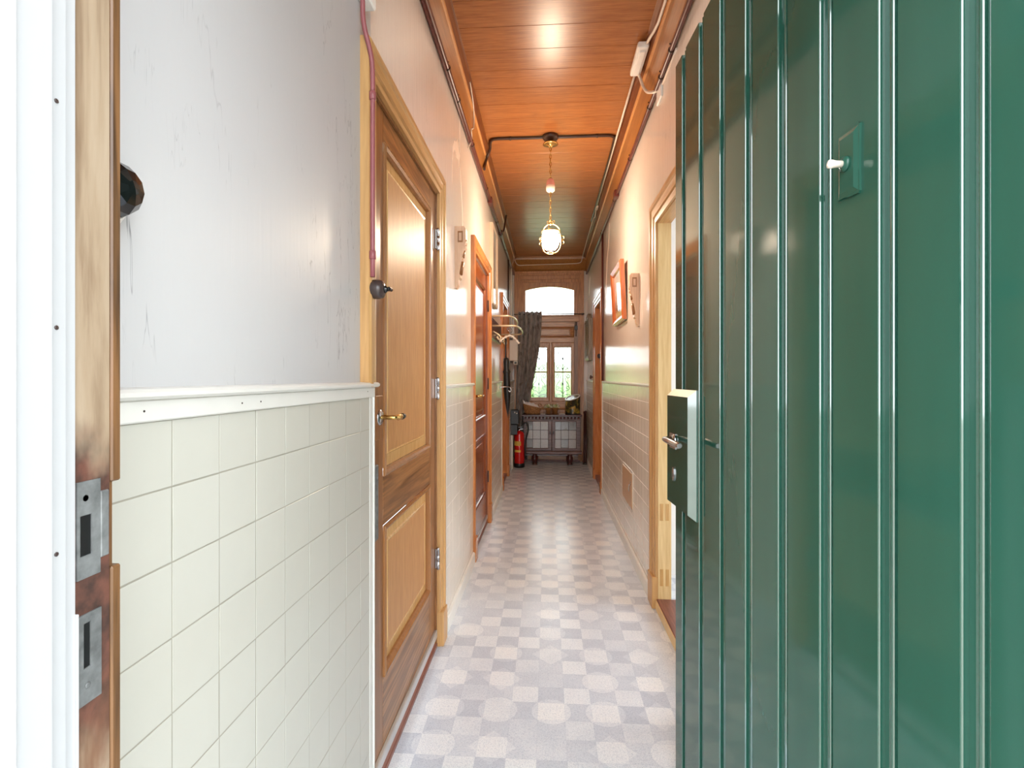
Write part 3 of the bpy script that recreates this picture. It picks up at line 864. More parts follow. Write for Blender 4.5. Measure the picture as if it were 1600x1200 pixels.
# door 5
r = empty('door_5', (XR, 6.07, 0), 'orange framed doorway with pale door beyond the framed picture', 'door', kind='structure')
architrave(r, 'r', R2, 0.10, 2.18, M['orange_arch'], M['orange_arch'], 0.12)
b = MB(); b.box((XR - 0.003, R2[1] - 0.006, 0), (XR + 0.14, R2[1] + 0.008, R2[2])); b.box((XR - 0.003, R2[0] - 0.008, 0), (XR + 0.14, R2[0] + 0.006, R2[2])); b.box((XR - 0.003, R2[0], R2[2] - 0.006), (XR + 0.14, R2[1], R2[2] + 0.008)); b.build('jamb', M['orange_arch'], r)
panel_door(r, 'r', 5.706, 6.444, 0.06, 2.08, -0.085, [(0.28, 0.80), (0.94, 1.97)], 0.10, M['pale_wood'], M['pale_wood'], M['pale_wood'], M['pale_wood'], M['pale_wood'])
b = MB(); b.box((XR - 0.008, R2[0], 0), (XR + 0.14, R2[1], 0.055), 0.004); b.build('threshold', M['sill_red'], r)
h = MB(); h.lathe([(0.012, 0.0), (0.010, 0.03), (0.026, 0.045), (0.030, 0.060), (0.022, 0.075), (0.0, 0.080)], (XR + 0.085, 6.36, 1.50), 16, 'x')
for v in h.bm.verts: v.co.x = 2 * (XR + 0.085) - v.co.x
h.build('knob', M['brown_plastic'], r)

# side room behind door 4 (lit by its own window)
rm = MB()
rm.box((XR + 0.065, 3.35, 0), (3.7, 3.45, ZC)); rm.box((XR + 0.065, 1.2, 0), (3.7, 1.3, ZC))
rm.box((3.6, 1.3, 0), (3.7, 3.35, 0.6)); rm.box((3.6, 1.3, 2.6), (3.7, 3.35, ZC)); rm.box((3.6, 1.3, 0.6), (3.7, 1.45, 2.6)); rm.box((3.6, 3.2, 0.6), (3.7, 3.35, 2.6))
tag(rm.build('wall_side_room', M['room_white']), 'bright white wall of the side room seen through the doorway', 'wall', kind='structure')

# ------------------------------------------------------------------ entrance: posts left of the camera
r = empty('trim_4', (-0.48, 0.37, 0), 'white outer door post with small dark screws', 'door post', kind='structure')
b = MB()
b.prism([(-0.56, 0.30), (-0.392, 0.30), (-0.392, 0.362), (-0.396, 0.366), (-0.396, 0.394), (-0.402, 0.397), (-0.402, 0.412), (-0.407, 0.415), (-0.407, 0.426), (-0.412, 0.428), (-0.56, 0.428)], lambda u, v, w: (u, v, w), -0.05, 2.95)
b.build('post', M['pvc'], r)
b = MB(); b.box((-0.409, 0.4255, -0.05), (-0.4045, 0.4275, 1.035), 0.0005); b.build('cover_strip', M['pvc'], r)
for k in range(-3, 7):
    b = MB(); b.lathe([(0.0019, 0), (0.0019, 0.0006), (0.0009, 0.0007)], (-0.402, 0.4035, 1.281 + 0.186 * k), 8, 'x'); b.build('screw', M['brown_plastic'], r)
r = empty('trim_5', (-0.48, 0.453, 0), 'worn bare wooden door jamb with rusty lock plates', 'door jamb', kind='structure')
b = MB(); b.box((-0.56, 0.428, -0.02), (-0.41, 0.466, 2.95), 0.001); b.build('jamb_board', M['worn'], r)
b = MB(); b.box((-0.56, 0.466, 1.142), (-0.4085, 0.477, 2.95), 0.0015); b.box((-0.56, 0.466, -0.02), (-0.4085, 0.477, 1.062), 0.0015); b.box((-0.56, 0.466, 1.05), (-0.414, 0.4745, 1.15), 0.002); b.build('stop_bead', M['worn_edge'], r)
fnj = lambda u, v, d: (-0.41 + d, u, v)
def plate_ring(pts, hole):
    """plate with a rectangular hole, made of four prisms around it"""
    b = MB(); (u0, u1, v0, v1), (h0, h1, g0, g1) = pts, hole
    for q in ((u0, u1, v0, g0), (u0, u1, g1, v1), (u0, h0, g0, g1), (h1, u1, g0, g1)):
        b.box(fnj(q[0], q[2], -0.001), fnj(q[1], q[3], 0.0016))
    return b
b = plate_ring((0.4295, 0.4535, 1.062, 1.148), (0.4325, 0.4445, 1.082, 1.118))
b.box(fnj(0.4535, 1.075, -0.001), fnj(0.463, 1.136, 0.002), 0.001)
b.lathe([(0.003, 0.0016), (0.002, 0.0004)], (-0.41, 0.438, 1.133), 8, 'x')
b.build('strike_plate', M['iron'], r)
b = MB(); b.box(fnj(0.4325, 1.082, -0.001), fnj(0.4445, 1.118, 0.0003)); b.build('latch_hole', M['black'], r)
b = plate_ring((0.430, 0.4545, 0.950, 1.030), (0.436, 0.4435, 0.982, 1.022))
b.lathe([(0.003, 0.0016), (0.002, 0.0022)], (-0.41, 0.440, 0.966), 8, 'x')
b.build('strike_plate', M['iron'], r)
b = MB(); b.box(fnj(0.436, 0.982, -0.001), fnj(0.4435, 1.022, 0.0003)); b.build('bolt_hole', M['black'], r)

# right door post and head; unseen fanlight added above to let in daylight
r = empty('trim_6', (0.55, 0.4, 0), 'post and head of the entrance doorway above the camera', 'door post', kind='structure')
b = MB(); b.box((0.56, 0.30, -0.05), (0.62, 0.477, 2.95)); b.box((-0.56, 0.32, 2.22), (0.62, 0.46, 2.30)); b.build('post', M['pvc'], r)
w = empty('added_window_1', (0.03, 0.4, 2.3), 'unseen fanlight added over the entrance to let in daylight', 'window', kind='structure')
b = MB(); b.box((-0.56, 0.388, 2.30), (0.62, 0.392, 2.95)); b.build('pane', M['glass'], w)

# ------------------------------------------------------------------ green front door, swung open
ang = math.atan(0.063)
dr = empty('door_6', (0.394, 1.643, 0), 'glossy dark green plank door standing open on the right', 'door', kind='structure', rot=(0, 0, 0))
# local frame of the leaf: u from the lock edge towards the hinges (towards the camera), d = out of the face into the hall
uu = Vector((math.sin(ang), -math.cos(ang), 0)); dd_ = Vector((-math.cos(ang), -math.sin(ang), 0))
def gd(u, v, d):
    p = Vector((0.394, 1.643, 0)) + uu * u + dd_ * d
    return (p.x, p.y, v)
cuts = [0.0, 0.073, 0.215, 0.357, 0.497, 0.637, 0.772, 0.910, 1.042, 1.115]
for i in range(9):
    a, c = cuts[i], cuts[i + 1]
    P = [(a, -0.038), (a, -0.007)]
    if i:
        P += [(a + 0.0055, -0.0085), (a + 0.0062, -0.0045), (a + 0.0078, -0.0032), (a + 0.0098, -0.0028), (a + 0.0120, -0.0034), (a + 0.0130, -0.0048), (a + 0.0136, -0.0085), (a + 0.0215, -0.0087), (a + 0.0235, -0.0012), (a + 0.0255, 0.0)]
    else:
        P += [(a, -0.003), (a + 0.003, 0.0)]
    if i < 8:
        P += [(c - 0.0125, 0.0), (c - 0.0112, -0.0006), (c - 0.0104, -0.0022), (c - 0.0100, -0.0087), (c - 0.0003, -0.0087)]
    else:
        P += [(c - 0.003, 0.0), (c, -0.003)]
    P += [(c, -0.038)]
    b = MB(); b.prism(P, lambda u, d, w: gd(u, w, d), 0.022, 2.195)
    o = b.build('plank', [M['green'], M['green_highlight']], dr)
    for f in o.data.polygons:
        if abs(f.normal.x) < 0.985 and abs(f.normal.z) < 0.5:
            f.material_index = 1
# lock block
b = MB(); b.loops([(-0.006, 0.195, 0.848, 1.205, -0.001), (-0.006, 0.195, 0.848, 1.205, 0.003), (-0.003, 0.186, 0.864, 1.186, 0.024)], lambda u, v, d: gd(u, v, d), close=True)
lb = b.build('lock_block', [M['green'], M['pale_wood'], M['green_highlight']], dr)
lb['label'] = 'green lock block with bare wooden top bevel'
for f in lb.data.polygons:
    if f.normal.z > 0.4 and abs(f.normal.x) > 0.2:
        f.material_index = 1
    elif abs(f.normal.y) > 0.4:
        f.material_index = 2  # sides take the raised-gloss copy to look brightly lit
# lever with plate and rose
b = MB(); b.lathe([(0.0, 0.010), (0.015, 0.008), (0.019, 0.0)], (0, 0, 0), 18, 'z')
for v in b.bm.verts: v.co = Vector(gd(0.075 + v.co.x, 1.056 + v.co.y, 0.024 + v.co.z))
rs = b.build('rosette', M['steel'], dr)
b = MB(); b.box((0, 0, 0), (1, 1, 1))
for v in b.bm.verts: v.co = Vector(gd(0.030 + v.co.x * 0.055, 1.030 + v.co.y * 0.045, 0.024 + v.co.z * 0.003))
b.build('lever_plate', M['steel'], dr)
b = MB(); b.tube([gd(0.055, 1.058, 0.024), gd(0.055, 1.058, 0.046), gd(0.062, 1.058, 0.0505), gd(0.078, 1.058, 0.052), gd(0.20, 1.056, 0.052), gd(0.206, 1.056, 0.052)], [0.0075, 0.0075, 0.008, 0.0085, 0.0085, 0.0065], 14); b.build('lever', M['steel'], dr)
b = MB()
b.prism([(0.064 + 0.010 * math.cos(R(t)), 0.955 + 0.021 * math.sin(R(t))) for t in range(0, 360, 24)], lambda u, v, w: gd(u, v, w), 0.022, 0.0275)
es = b.build('keyhole_plate', M['steel'], dr)
b = MB(); b.prism([(0.0625, 0.945), (0.0655, 0.945), (0.0655, 0.958), (0.0625, 0.958)], lambda u, v, w: gd(u, v, w), 0.027, 0.0282); b.build('keyhole', M['black'], es)
# bell push plate
b = MB()
b.prism([(0.815, 1.508), (0.821, 1.512), (0.840, 1.506), (0.862, 1.505), (0.865, 1.508), (0.8635, 1.555), (0.865, 1.604), (0.861, 1.608), (0.840, 1.606), (0.821, 1.600), (0.815, 1.603), (0.817, 1.555)], lambda u, v, w: gd(u, v, w), -0.001, 0.0035)
bp = b.build('bell_plate', M['green'], dr)
b = MB(); b.loops([(0.817, 0.863, 1.509, 1.603, 0.0034), (0.824, 0.856, 1.516, 1.596, 0.0065)], lambda u, v, d: gd(u, v, d), close=True); b.build('plate_face', M['green'], bp)
b = MB(); b.lathe([(0.012, 0.006), (0.011, 0.010), (0.006, 0.012)], (0, 0, 0), 16, 'z')
for v in b.bm.verts: v.co = Vector(gd(0.838 + v.co.x, 1.556 + v.co.y, v.co.z))
b.build('button_collar', M['green'], bp)
b = MB(); b.lathe([(0.005, 0.010), (0.0052, 0.022), (0.0062, 0.026), (0.0060, 0.031), (0.0, 0.033)], (0, 0, 0), 16, 'z')
for v in b.bm.verts: v.co = Vector(gd(0.838 + v.co.x, 1.556 + v.co.y, v.co.z))
o = b.build('button', M['ceramic'], bp); o['label'] = 'white ceramic button'

# ------------------------------------------------------------------ garden door at the end
gdoor = empty('door_7', (0.05, YB, 0), 'brown garden door with arched fanlight and two grilled windows', 'door', kind='structure')
fb = lambda u, v, d: (u, YB - d, v)
# casing
b = MB()
def portal(b, x0, x1, zt, i0, i1, it, d0, d1, y_back=0.0):
    """upside-down U between outer and inner outline, depth from y_back to d"""
    b.box(fb(x0, 0, y_back), fb(i0, zt, d0), 0.002)
    b.box(fb(i1, 0, y_back), fb(x1, zt, d0), 0.002)
    b.box(fb(i0, it, y_back), fb(i1, zt, d0), 0.002)
portal(b, -0.486, 0.539, 2.815, -0.452, 0.508, 2.782, 0.05, 0)
portal(b, -0.452, 0.508, 2.782, -0.425, 0.487, 2.755, 0.036, 0)
b.build('outer_casing', M['back_wood'], gdoor)
b = MB()
portal(b, -0.425, 0.487, 2.755, -0.385, 0.470, 2.700, 0.022, 0, -0.10)
b.build('inner_casing', M['back_wood'], gdoor)
b = MB()
portal(b, -0.385, 0.470, 2.700, -0.362, 0.452, 2.655, 0.004, 0, -0.12)
b.build('frame', M['back_wood'], gdoor)
b = MB(); b.box(fb(-0.385, 2.067, -0.12), fb(0.470, 2.150, 0.020), 0.003); b.box(fb(-0.385, 2.150, -0.12), fb(0.470, 2.168, 0.034), 0.003); b.build('transom_bar', M['back_wood_h'], gdoor)
# fanlight sash with arched opening
def arch_pts(x0, x1, z0, zs, za, n=14):
    hw = (x1 - x0) / 2; sag = za - zs
    rr = (hw * hw + sag * sag) / (2 * sag); cx = (x0 + x1) / 2; cz = za - rr
    a = math.asin(hw / rr)
    return [(cx + rr * math.sin(-a + 2 * a * i / n), cz + rr * math.cos(-a + 2 * a * i / n)) for i in range(n + 1)]
ap = arch_pts(-0.324, 0.397, 2.172, 2.540, 2.592)
b = MB()
d0, d1 = -0.06, -0.018
b.box(fb(-0.362, 2.168, d0), fb(-0.324, 2.655, d1)); b.box(fb(0.397, 2.168, d0), fb(0.452, 2.655, d1)); b.box(fb(-0.324, 2.160, d0), fb(0.397, 2.174, d1))
for (xa, za), (xb, zb) in zip(ap, ap[1:]):
    b.prism([(xa, za), (xb, zb), (xb, 2.655), (xa, 2.655)], lambda u, v, w: fb(u, v, w), d0, d1)
fl = b.build('fanlight_sash', M['back_wood'], gdoor)
b = MB(); b.prism([(-0.326, 2.172)] + [(x, z + 0.004) for x, z in ap] + [(0.399, 2.172)], lambda u, v, w: fb(u, v, w), -0.046, -0.042); b.build('fanlight_pane', M['glass_frost'], gdoor)
# leaf: outer stiles, top panel, two glazed sashes, lower panels
LF = -0.005
b = MB(); b.box(fb(-0.362, 0.02, LF - 0.045), fb(-0.300, 2.066, LF), 0.002); b.build('stile', M['back_dark'], gdoor)
b = MB(); b.box(fb(0.400, 0.02, LF - 0.045), fb(0.455, 2.066, LF), 0.002); b.build('stile', M['back_dark'], gdoor)
b = MB(); b.box(fb(-0.300, 1.995, LF - 0.045), fb(0.400, 2.066, LF), 0.002); b.build('rail', M['back_wood_h'], gdoor)
b = MB(); b.box(fb(-0.300, 1.760, LF - 0.045), fb(0.400, 1.835, LF + 0.006), 0.003); b.build('rail', M['back_wood_h'], gdoor)
b = MB(); b.loops([(-0.300, 0.400, 1.835, 1.995, LF - 0.002), (-0.285, 0.385, 1.848, 1.982, LF + 0.008), (-0.268, 0.340, 1.864, 1.966, LF - 0.012), (-0.262, 0.334, 1.870, 1.960, LF - 0.012), (-0.255, 0.327, 1.877, 1.953, LF - 0.004)], fb, close=True); b.build('panel', M['back_wood_h'], gdoor)
b = MB(); b.box(fb(-0.300, 0.02, LF - 0.045), fb(0.400, 0.12, LF), 0.002); b.build('rail', M['back_wood_h'], gdoor)
b = MB(); b.box(fb(-0.300, 0.80, LF - 0.045), fb(0.400, 0.885, LF), 0.002); b.build('rail', M['back_wood_h'], gdoor)
for x0, x1 in ((-0.30, 0.03), (0.07, 0.40)):
    b = MB(); b.loops([(x0, x1, 0.12, 0.80, LF - 0.002), (x0 + 0.02, x1 - 0.02, 0.14, 0.78, LF + 0.006), (x0 + 0.04, x1 - 0.04, 0.16, 0.76, LF - 0.012)], fb, close=True); b.build('panel', M['back_wood'], gdoor)
b = MB(); b.box(fb(0.03, 0.12, LF - 0.045), fb(0.07, 0.80, LF), 0.002); b.box(fb(0.036, 0.885, LF - 0.045), fb(0.068, 1.76, LF + 0.004), 0.003); b.build('mullion', M['back_wood'], gdoor)
for (a, c), (g0, g1) in zip(((-0.300, 0.036), (0.068, 0.400)), ((-0.238, -0.009), (0.114, 0.350))):
    b = MB()
    b.loops([(a, c, 0.885, 1.760, LF - 0.001), (a + 0.006, c - 0.006, 0.893, 1.752, LF + 0.008), (g0 - 0.012, g1 + 0.012, 0.936, 1.700, LF + 0.006), (g0, g1, 0.946, 1.687, LF - 0.006), (g0, g1, 0.946, 1.687, LF - 0.045), (a, c, 0.885, 1.760, LF - 0.045)], fb)
    sash = b.build('sash', M['back_wood'], gdoor)
    for z0, z1 in ((0.944, 1.318), (1.332, 1.689)):
        b = MB(); b.box(fb(g0 - 0.002, z0, LF - 0.030), fb(g1 + 0.002, z1, LF - 0.026)); b.build('pane', M['glass'], sash)
    b = MB(); b.box(fb(g0, 1.316, LF - 0.04), fb(g1, 1.334, LF - 0.012), 0.002); b.build('glazing_bar', M['back_wood_h'], sash)
    # wrought-iron scrolls outside the glass
    b = MB(); cx = (g0 + g1) / 2; hw = (g1 - g0) / 2; yy = YB + 0.075
    def T(pts, rr=0.0058): b.tube([(x, yy, z) for x, z in pts], rr, 5)
    def spiral(x, z, r0, a0, turns, sgn, n=16):
        return [(x + r0 * (1 - 0.72 * i / n) * math.cos(R(a0 + sgn * 360 * turns * i / n)), z + r0 * (1 - 0.72 * i / n) * math.sin(R(a0 + sgn * 360 * turns * i / n))) for i in range(n + 1)]
    T([(cx, 0.93), (cx, 1.30)], 0.005); T([(cx, 1.335), (cx, 1.60)], 0.005)
    b.box((g0 - 0.02, yy - 0.004, 1.31), (g1 + 0.02, yy + 0.004, 1.328)); 
    for m in (-1, 1):
        # lower half: lyre of two S-scrolls
        T([(cx + m * x, z) for x, z in [(0.0, 1.00), (0.03, 1.035), (0.07, 1.05)]] + [(cx + m * x, z) for x, z in spiral(0.070, 1.085, 0.035, -90, 1.1, 1)])
        T([(cx + m * x, z) for x, z in spiral(0.075, 1.255, 0.032, 90, 1.0, -1)[::-1] + [(0.05, 1.29), (0.035, 1.25), (0.045, 1.19), (0.08, 1.15), (0.095, 1.11)]])
        T([(cx + m * x, z) for x, z in [(0.0, 0.955), (0.04, 0.985), (0.075, 0.99)] + spiral(0.085, 0.972, 0.02, 90, 0.8, -1)])
        # upper half: fleur-de-lis fan
        T([(cx + m * x, z) for x, z in [(0.0, 1.355), (0.02, 1.40), (0.05, 1.425)] + spiral(0.072, 1.405, 0.030, 110, 1.05, -1)])
        T([(cx + m * x, z) for x, z in [(0.0, 1.50), (0.015, 1.55), (0.05, 1.60), (0.09, 1.635), (0.112, 1.665)]])
        T([(cx + m * x, z) for x, z in [(0.05, 1.60)] + spiral(0.078, 1.592, 0.022, 160, 0.9, -1)])
        T([(cx + m * x, z) for x, z in arc(0.0, 1.69, 0.055, -90, -10, 8)])
        T([(cx + m * x, z) for x, z in arc(0.112, 1.70, 0.045, 190, 260, 6)])
        T([(cx + m * x, z) for x, z in [(0.028, 1.355), (0.045, 1.36)] + spiral(0.075, 1.362, 0.02, 180, 0.7, -1)])
    b.lathe([(0.0, 1.535), (0.012, 1.53), (0.014, 1.515), (0.004, 1.495), (0, 1.49)], (cx, yy, 0), 8)
    b.lathe([(0.0, 1.17), (0.012, 1.16), (0.012, 1.13), (0, 1.12)], (cx, yy, 0), 8)
    b.build('grille', M['black'], sash)
b = MB(); b.box(fb(0.405, 1.945, LF), fb(0.447, 2.01, LF + 0.022), 0.003); b.tube([fb(0.425, 1.85, LF + 0.012), fb(0.425, 2.09, LF + 0.012)], 0.006); b.build('bolt', M['black'], gdoor)
b = MB(); b.box(fb(-0.42, 0.0, -0.14), fb(0.49, 0.02, 0.04)); b.build('threshold', M['sill_red'], gdoor)

# ------------------------------------------------------------------ exterior
b = MB(); b.box((-20, -20, -0.25), (20, 0.31, -0.06))
tag(b.build('paving', M['paving']), 'pale paving in front of the entrance', 'paving', kind='structure')
b = MB(); b.box((-60, 8.1, -0.6), (60, 90, -0.3))
tag(b.build('lawn', M['lawn']), 'pale green lawn beyond the garden door windows', 'lawn', kind='structure')
b = MB()
for k in range(46):
    x = -16 + k * 0.75 + rnd.uniform(-.3, .3); rr = rnd.uniform(1.0, 1.7)
    mm_ = Matrix.Translation((x, 34 + rnd.uniform(-2, 2), rr * 0.55)) @ Matrix.Diagonal((rr, rr, rr * 0.9, 1))
    v = bmesh.ops.create_icosphere(b.bm, subdivisions=2, radius=1.0, matrix=mm_)['verts']
    for q in v:
        q.co += Vector((rnd.uniform(-.12, .12), rnd.uniform(-.12, .12), rnd.uniform(-.12, .12)))
tag(b.build('hedge', M['hedge']), 'green hedge far beyond the garden door', 'hedge', kind='stuff')

# ------------------------------------------------------------------ services: conduits, cables, switch
def clip(b, p, r):
    b.lathe([(r + 0.003, -0.006), (r + 0.004, -0.004), (r + 0.004, 0.004), (r + 0.003, 0.006)], p, 10, 'y')
r = empty('conduit', (XL + 0.0195, 0.6, 2.77), 'dark red-brown conduit under the cornice above the closed doors', 'conduit')
b = MB(); b.tube([(XL + 0.0195, y_, 2.765) for y_ in (0.5, 2, 4, 6, 7.74)], 0.013, 10); b.tube([(XL + 0.010, y_, 2.752) for y_ in (0.5, 3, 5)], 0.007, 8); b.build('pipe', M['conduit'], r)
for y_ in (2.55, 2.85, 3.4, 4.2, 5.1, 6.2):
    b = MB(); clip(b, (XL + 0.0195, y_, 2.765), 0.013); b.tube([(XL + 0.016, y_, 2.783), (XL + 0.026, y_, 2.795)], 0.004, 6); b.build('clip', M['conduit_dark'], r)
for y_, c_ in ((4.5, 'conduit'), (5.52, 'conduit_dark')):
    b = MB(); b.box((XL, y_ - 0.05, 2.735), (XL + 0.04, y_ + 0.05, 2.79), 0.006); b.build('junction_box', M[c_], r)
b = MB(); b.tube(smooth_path([(XL + 0.02, 5.52, 2.775), (XL + 0.05, 5.53, 2.80), (XL + 0.06, 5.56, 2.88), (XL + 0.07, 5.62, 2.985)], 5), 0.010, 8); b.build('riser', M['conduit_dark'], r)
b = MB(); b.tube([(XL + 0.012, 6.72, 2.76), (XL + 0.012, 6.72, 1.75)], 0.010, 8); b.build('drop_pipe', M['conduit_dark'], r)

r = empty('conduit', (XR - 0.0185, 0.6, 2.77), 'dark red-brown conduit under the cornice on the pinkish wall', 'conduit')
b = MB(); b.tube([(XR - 0.0185, y_, 2.765) for y_ in (0.5, 2, 4, 6, 7.74)], 0.012, 10); b.build('pipe', M['conduit'], r)
for y_ in (2.48, 2.70, 3.0, 3.7, 4.55, 5.58):
    b = MB(); clip(b, (XR - 0.0185, y_, 2.765), 0.012); b.tube([(XR - 0.016, y_, 2.783), (XR - 0.026, y_, 2.795)], 0.004, 6); b.build('clip', M['conduit_dark'], r)
b = MB(); b.box((XR - 0.04, 4.38, 2.742), (XR, 4.47, 2.80), 0.006); b.build('junction_box', M['conduit'], r)
b = MB(); b.tube([(XR - 0.010, 5.60, 2.76), (XR - 0.010, 5.60, 1.21)], 0.011, 8); b.build('drop_pipe', M['conduit'], r)

YLAMP, XLAMP = 3.82, 0.024
r = empty('conduit', (XLAMP, YLAMP, ZC), 'dark conduit crossing the ceiling through the lamp rose', 'conduit')
zz = ZC - 0.012
path = [(-0.47, 3.90, 2.80), (-0.474, 3.97, 2.86), (-0.462, 4.00, 2.93), (-0.435, 3.96, 2.972), (-0.425, 3.90, zz), (-0.412, 3.845, zz), (-0.37, YLAMP, zz), (-0.2, YLAMP, zz), (XLAMP, YLAMP, zz), (0.25, YLAMP, zz), (0.42, YLAMP, zz), (0.470, 3.835, zz), (0.490, 3.89, zz), (0.494, 4.2, zz), (0.494, 5.0, zz), (0.494, 5.9, zz)]
b = MB(); b.tube(smooth_path(path, 6), 0.010, 8); b.build('pipe', M['conduit_dark'], r)
for x_ in (-0.27, 0.36):
    b = MB(); b.lathe([(0.013, -0.006), (0.014, 0), (0.013, 0.006)], (x_, YLAMP, zz), 10, 'x'); b.build('clip', M['conduit_dark'], r)

# white cable on the right cornice with its boxes
r = empty('cable', (0.53, 1.0, 2.96), 'white surface cable along the right cornice with white boxes', 'cable')
b = MB(); b.tube(smooth_path([(0.536, 0.6, 2.952), (0.536, 1.6, 2.952), (0.536, 2.45, 2.952), (0.532, 2.60, 2.955), (0.518, 2.72, 2.968), (0.510, 2.80, 2.972)], 6), 0.0075, 8); b.build('cable_run', M['cable'], r)
b = MB(); b.tube([(0.503, 3.0, 2.984), (0.503, 4.0, 2.984), (0.503, 5.45, 2.984)], 0.0075, 8); b.build('cable_run', M['cable'], r)
b = MB(); b.tube(smooth_path([(0.503, 5.45, 2.984), (0.515, 5.7, 2.975), (0.505, 5.8, 2.978), (0.505, 6.5, 2.986), (0.508, 7.45, 2.986), (0.50, 7.56, 2.95), (0.47, 7.645, 2.905), (0.3, 7.655, 2.896), (0.0, 7.660, 2.892), (-0.3, 7.665, 2.888), (-0.43, 7.66, 2.892), (-0.47, 7.55, 2.95), (-0.475, 7.45, 2.975)], 6), 0.006, 8); b.build('cable_run', M['cable'], r)
b = MB(); b.box((0.470, 2.75, 2.952), (0.528, 3.02, 2.985), 0.006); b.box((0.482, 2.78, 2.944), (0.516, 2.99, 2.953), 0.004); b.build('junction_box', M['white'], r)
b = MB(); b.tube(smooth_path([(0.512, 2.99, 2.955), (0.525, 3.0, 2.93), (0.535, 2.96, 2.86), (0.545, 2.90, 2.80), (0.565, 2.84, 2.765), (0.592, 2.80, 2.755)], 6), 0.0085, 8); b.build('cable_loop', M['cable'], r)
b = MB(); b.box((XR - 0.012, 2.74, 2.69), (XR + 0.001, 2.85, 2.81), 0.004); b.build('wall_plate', M['white'], r)
b = MB(); b.tube([(XR - 0.002, 2.74, 2.75), (XR - 0.002, 2.45, 2.75)], 0.006, 6); b.build('cable_run', M['plaster'], r)
b = MB(); b.box((0.495, 5.36, 2.968), (0.52, 5.46, 2.992), 0.004); b.build('connector', M['cable'], r)

# small white cable crossing the left cornice
b = MB(); b.tube(smooth_path([(-0.452, 3.05, 2.975), (-0.462, 3.25, 2.955), (-0.472, 3.36, 2.925), (-0.476, 3.37, 2.86), (-0.482, 3.31, 2.82), (-0.486, 3.36, 2.785), (-0.494, 3.34, 2.745), (-0.507, 3.33, 2.71)], 6), 0.004, 6)
tag(b.build('cable', M['cable'], at=(-0.48, 3.3, 2.85)), 'thin wavy white cable crossing the left cornice', 'cable')
b = MB(); b.tube(smooth_path([(-0.475, 7.3, 2.985), (-0.468, 7.36, 2.93), (-0.475, 7.3, 2.86), (-0.485, 7.22, 2.80), (-0.494, 7.24, 2.70), (-0.497, 7.24, 2.2), (-0.497, 7.24, 1.74)], 6), 0.006, 6)
tag(b.build('cable', M['cable'], at=(-0.49, 7.24, 2.0)), 'pale cable dropping to the white meter box by the curtain', 'cable')

# white trunking box, mauve pipe and rotary switch beside door 1
r = empty('light_switch', (XL + 0.03, 1.475, 1.48), 'brown round rotary switch at the foot of a mauve-red pipe', 'switch')
px_, py_ = XL + 0.034, 1.402
b = MB(); b.tube(smooth_path([(XL + 0.012, 1.385, 2.27), (XL + 0.014, 1.388, 2.20), (XL + 0.030, 1.400, 2.12), (px_, py_, 2.06), (px_, py_, 1.90), (px_, py_, 1.7), (px_, py_, 1.515)], 5), 0.0068, 10); pp = b.build('pipe', M['pipe_red'], r)
for z_ in (2.01, 1.575):
    b = MB(); b.lathe([(0.0072, -0.012), (0.0092, -0.010), (0.0092, 0.010), (0.0072, 0.012)], (px_, py_, z_), 12); b.build('pipe_collar', M['pipe_red'], pp)
b = MB(); b.lathe([(0.0, 0.0), (0.023, 0.0), (0.027, 0.006), (0.027, 0.022), (0.024, 0.033), (0.014, 0.038), (0.0, 0.039)], (XL + 0.022, 1.426, 1.485), 24, 'x'); b.build('body', M['brown_plastic'], r)
b = MB(); b.lathe([(0.010, 0.036), (0.011, 0.042), (0.006, 0.046), (0.006, 0.052), (0.0, 0.053)], (XL + 0.022, 1.426, 1.485), 14, 'x'); b.box((XL + 0.070, 1.412, 1.480), (XL + 0.080, 1.440, 1.490), 0.003); b.build('turn_knob', M['black_gloss'], r)
b = MB(); b.box((XL, 1.372, 2.260), (XL + 0.034, 1.432, 2.735), 0.004)
tag(b.build('trunking', M['white'], at=(XL, 1.42, 2.25)), 'white plastic trunking above the mauve-red pipe', 'trunking')

# black faceted bell dome on the near wall, mostly behind the jamb
r = empty('doorbell', (XL, 0.575, 1.455), 'black faceted dome on a white disc at the edge of the worn jamb', 'bell')
b = MB(); b.lathe([(0.036, 0.0), (0.036, 0.008), (0.033, 0.010)], (XL, 0.560, 1.448), 24, 'x'); b.build('back_disc', M['white'], r)
b = MB()
for f_ in b.lathe([(0.028, 0.008), (0.032, 0.018), (0.029, 0.032), (0.020, 0.042), (0.008, 0.046), (0.0, 0.047)], (XL, 0.560, 1.454), 10, 'x').bm.faces: f_.smooth = False
dm = b.build('dome', M['black_gloss'], r)
b = MB(); b.lathe([(0.0325, 0.016), (0.0336, 0.019), (0.0325, 0.022)], (XL, 0.560, 1.454), 10, 'x'); b.build('rim', M['steel'], dm)

